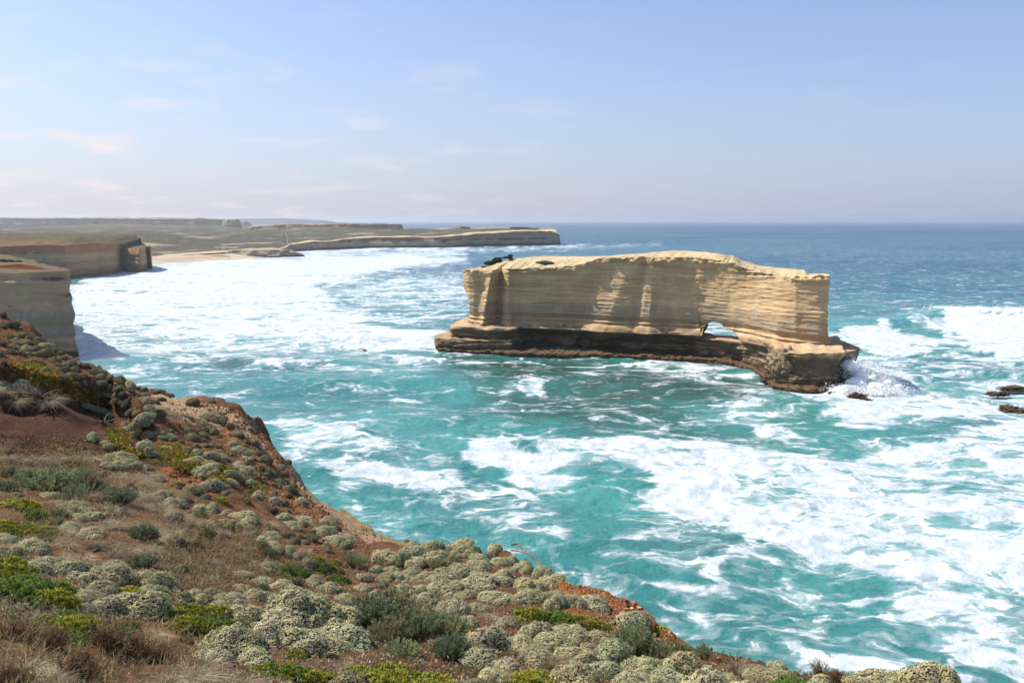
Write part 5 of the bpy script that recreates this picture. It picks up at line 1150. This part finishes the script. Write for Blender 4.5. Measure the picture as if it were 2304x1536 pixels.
# rubble on the orange breaks
A = np.concatenate([uv_points(P, n, sd_) for P, n, sd_ in (([(560,1060),(650,1100),(780,1190),(700,1180),(620,1140)], 1500, 1), ([(1260,1290),(1480,1390),(1520,1440),(1440,1440),(1300,1340)], 1300, 2), ([(120,980),(300,1000),(260,1060),(120,1020)], 300, 3), ([(440,950),(560,960),(600,1040),(480,1000)], 420, 4), ([(380,1060),(480,1100),(440,1120)], 250, 5), ([(0,700),(300,900),(200,900),(0,800)], 700, 6), ([(430,902),(560,935),(650,1038),(700,1100),(640,1080),(520,960)], 1400, 7), ([(380,900),(520,930),(480,960),(360,940)], 250, 8), ([(700,1190),(860,1200),(820,1240),(700,1230)], 300, 9))])
g = np.random.default_rng(77); base = _ico(1); V = []; Fq = []; C = []
for i, (x, y, z, ds) in enumerate(A):
    r = g.uniform(.012, .040) * (ds / 25) ** .6 * (1 + (g.random() < .06) * 1.2); vv = base[0] * g.uniform(.6, 1.3, (len(base[0]), 1)) * r * g.uniform(.7, 1.3, 3) + (x, y, z + r * .2)
    V.append(vv); Fq.append(base[1] + i * len(base[0])); C.append(np.tile(np.array(((.28, .13, .07), (.34, .20, .11), (.20, .09, .05))[g.integers(0, 3)]) * g.uniform(.8, 1.2), (len(base[0]), 1)))
me = raw_mesh('rubble', np.concatenate(V), np.concatenate(Fq), False); attr_c(me, 'col', np.concatenate(C)); obj('rubble', me, WOODM, None, kind='stuff')['label'] = 'loose orange and red rubble on the eroding soil'
# pale loose stones at the tip of the orange patch
def stone(u, v, w, label):
    h = hit_uv(u, v)
    if not h: return
    P = h[0]; r = w / FPX * P.y * .55
    me = blob('loose_stone', (0, 0, 0), (r, r * .8, r * .6), int(u) % 50, 2, .5, freq=1.4); o = obj('loose_stone', me, STONE_P); o.location = (P.x, P.y, P.z + r * .25)
    o['label'] = label; o['category'] = 'stone'; o['group'] = 'pale loose stones at the orange cliff tip'
STONE_P = rock_mat('pale_stone', lo=(.30, .20, .11), hi=(.44, .33, .20), grey_z=None, dark_z=None, scale=20, bumpd=.05)
for u, v, w, lb in ((1432, 1356, 16, 'flat pale stone, leftmost at the orange tip'), (1424, 1370, 14, 'round pale stone below the leftmost one'), (1447, 1358, 13, 'pale stone, upper middle of the little pile'), (1440, 1368, 12, 'small pale stone in the middle of the pile'),
                    (1452, 1366, 14, 'pale stone right of the middle of the pile'), (1455, 1356, 10, 'small pale stone at the outer right of the pile'), (1444, 1382, 12, 'brownish stone below the pile'), (1460, 1392, 10, 'lowest small stone under the pile')):
    stone(u, v, w, lb)
# bare dead branches
BARK = NT('dead_wood'); BARK.pbsdf(BARK.mix(BARK.noise(BARK.pos(), 30, 4, .6), (.10, .07, .05), (.26, .20, .15)), .9)
def branch(path, r0, name, label, grp=None):
    cu = bpy.data.curves.new(name, 'CURVE'); cu.dimensions = '3D'; cu.bevel_depth = 1.0; cu.bevel_resolution = 1; cu.resolution_u = 3
    for pts_, ra in path:
        sp = cu.splines.new('NURBS'); sp.points.add(len(pts_) - 1); sp.use_endpoint_u = True; sp.order_u = 3
        for i, q in enumerate(pts_): sp.points[i].co = (*q, 1); sp.points[i].radius = ra * (1 - .75 * i / (len(pts_) - 1))
    tmp = bpy.data.objects.new('tmp', cu); COL.objects.link(tmp); me = bpy.data.meshes.new_from_object(tmp); bpy.data.objects.remove(tmp); me.materials.clear()
    o = obj(name, me, BARK.m); o['label'] = label; o['category'] = 'dead branch'
    if grp: o['group'] = grp
def uvp(u, v, lift):
    h = hit_uv(u, v)
    return None if h is None else h[0] + Vector((0, 0, lift))
def rel(u, v, Y, dz=0): x, z = at_y(u, v, Y); return (float(x), Y, float(z) + dz)
branch([([rel(1150,1225,23),rel(1165,1220,23),rel(1168,1227,22.8),rel(1185,1242,22.4),rel(1205,1259,21.8),rel(1222,1275,21.3),rel(1236,1290,20.9),rel(1256,1303,20.4)], .035),
        ([rel(1150,1237,22.8),rel(1175,1239,22.4),rel(1200,1253,21.9),rel(1222,1269,21.4),rel(1218,1279,21.2)], .025), ([rel(1185,1242,22.4),rel(1200,1247,22.2),rel(1222,1269,21.9)], .018), ([rel(1165,1220,23),rel(1172,1229,22.9),rel(1178,1247,22.6)], .02)],
       .03, 'dead_branch', 'bare twisted branch hanging over the orange cliff rim')
for (u, v, sc_, lb) in ((465, 1268, .45, 'pale forked dead stick lying in the reddish hollow'), (233, 952, 1.6, 'pale bare forked stick on the red bank'), (378, 1175, .8, 'small bleached twig at the left of the hollow'), (95, 893, 1.8, 'bleached driftwood stick in the tawny tussock above the red bank')):
    P = uvp(u, v, .05)
    if P:
        g = random.Random(int(u)); paths = []
        for i in range(6):
            a = g.uniform(0, 6.28); L = g.uniform(.3, .8) * sc_
            paths.append(([tuple(P + Vector((0, 0, -.05))), tuple(P + Vector((math.cos(a) * L * .4, math.sin(a) * L * .4, .12 * sc_))), tuple(P + Vector((math.cos(a) * L, math.sin(a) * L, g.uniform(.05, .35) * sc_)))], .022 * sc_))
        branch(paths, .02, 'dead_stick', lb, 'bleached dead sticks on the slope')
# plants on top of the sea stack
def stack_plant(kind, k, u, v, Y, wdt, hs, label, nm, tone_scale=1):
    x, z = at_y(u, v, Y); root = bpy.data.objects.new(nm, None); COL.objects.link(root)
    root.location = (float(x), Y, float(z)); root.scale = (wdt, wdt, wdt * hs); root['label'] = label; root['category'] = 'shrub'; root['group'] = 'shrubs growing on top of the sea stack'
    for a, me in STK[kind][k]: o = bpy.data.objects.new(a, me); COL.objects.link(o); o.parent = root
DARKG = ((.022, .032, .014), (.060, .078, .034))
STK = {'b': [cushion(201, 14, tone=DARKG, flower=0, core=(.02, .025, .012), ln=.16, dens=.6), cushion(202, 12, tone=((.03, .022, .018), (.075, .058, .045)), flower=0, core=(.03, .02, .015), ln=.16, dens=.5)], 'm': [cushion(203, 16, tone=((.10, .12, .08), (.24, .27, .20)), flower=0, ln=.12, dens=.5, spread=.8)]}
stack_plant('b', 0, 1102, 596, 326, 2.9, .75, 'dark green shrub at the left brow of the sea stack', 'coastal_shrub')
stack_plant('b', 1, 1120, 589, 328, 2.3, 1.2, 'tallest brown-topped shrub on the sea stack', 'coastal_shrub')
stack_plant('b', 0, 1140, 582, 333, 2.5, .5, 'low dark green shrub right of the tallest one on the stack', 'coastal_shrub')
stack_plant('b', 1, 1149, 578, 335, 1.2, 1.3, 'small brown shrub at the right end of the stack thicket', 'coastal_shrub')
stack_plant('b', 0, 1088, 602, 322, 1.4, .5, 'lowest green shrub at the left edge of the stack thicket', 'coastal_shrub')
stack_plant('m', 0, 1225, 592, 318, 3.3, .38, 'flat grey-green shrub alone on the sandy top of the stack', 'coastal_shrub')
# brush on the rim of the near-left cliff
for i, (u, v, w, hs) in enumerate(((6, 584, 2.2, .6), (22, 585, 1.8, .6), (40, 588, 1.6, .5))):
    x, z = at_y(u, v, 318); h = 34.2
    root = bpy.data.objects.new('rim_shrub', None); COL.objects.link(root); root.location = (float(x), 318, h - .3); root.scale = (w, w, w * hs); root['category'] = 'shrub'; root['group'] = 'shrubs on the rim of the near-left cliff'
    root['label'] = ('leftmost', 'middle', 'rightmost')[i] + ' dark shrub on the rim of the near-left cliff'
    for a, me in STK['b'][0]: o = bpy.data.objects.new(a, me); COL.objects.link(o); o.parent = root
# ================================================================== SEA HAZE
def haze_box(density, col, aniso):
    x0, x1, y0, y1, z0_, z1_ = -60000, 60000, -2000, 60000, -12, 112
    Vh = [(x0,y0,z0_),(x1,y0,z0_),(x1,y1,z0_),(x0,y1,z0_),(x0,y0,z1_),(x1,y0,z1_),(x1,y1,z1_),(x0,y1,z1_)]
    m = raw_mesh('haze', Vh, [(0,3,2,1),(4,5,6,7),(0,1,5,4),(1,2,6,5),(2,3,7,6),(3,0,4,7)], False)
    mt = bpy.data.materials.new('haze'); mt.use_nodes = True; n = mt.node_tree.nodes; n.clear()
    o = n.new('ShaderNodeOutputMaterial'); pv = n.new('ShaderNodeVolumePrincipled'); pv.inputs['Color'].default_value = (*col, 1); pv.inputs['Density'].default_value = density; pv.inputs['Anisotropy'].default_value = aniso
    mt.node_tree.links.new(pv.outputs[0], o.inputs['Volume'])
    mt.cycles.homogeneous_volume = True
    obj('haze', m, mt, kind='stuff')['label'] = 'pale sea haze over the water'
haze_box(6.5e-5, (.97, .95, .95), .6)
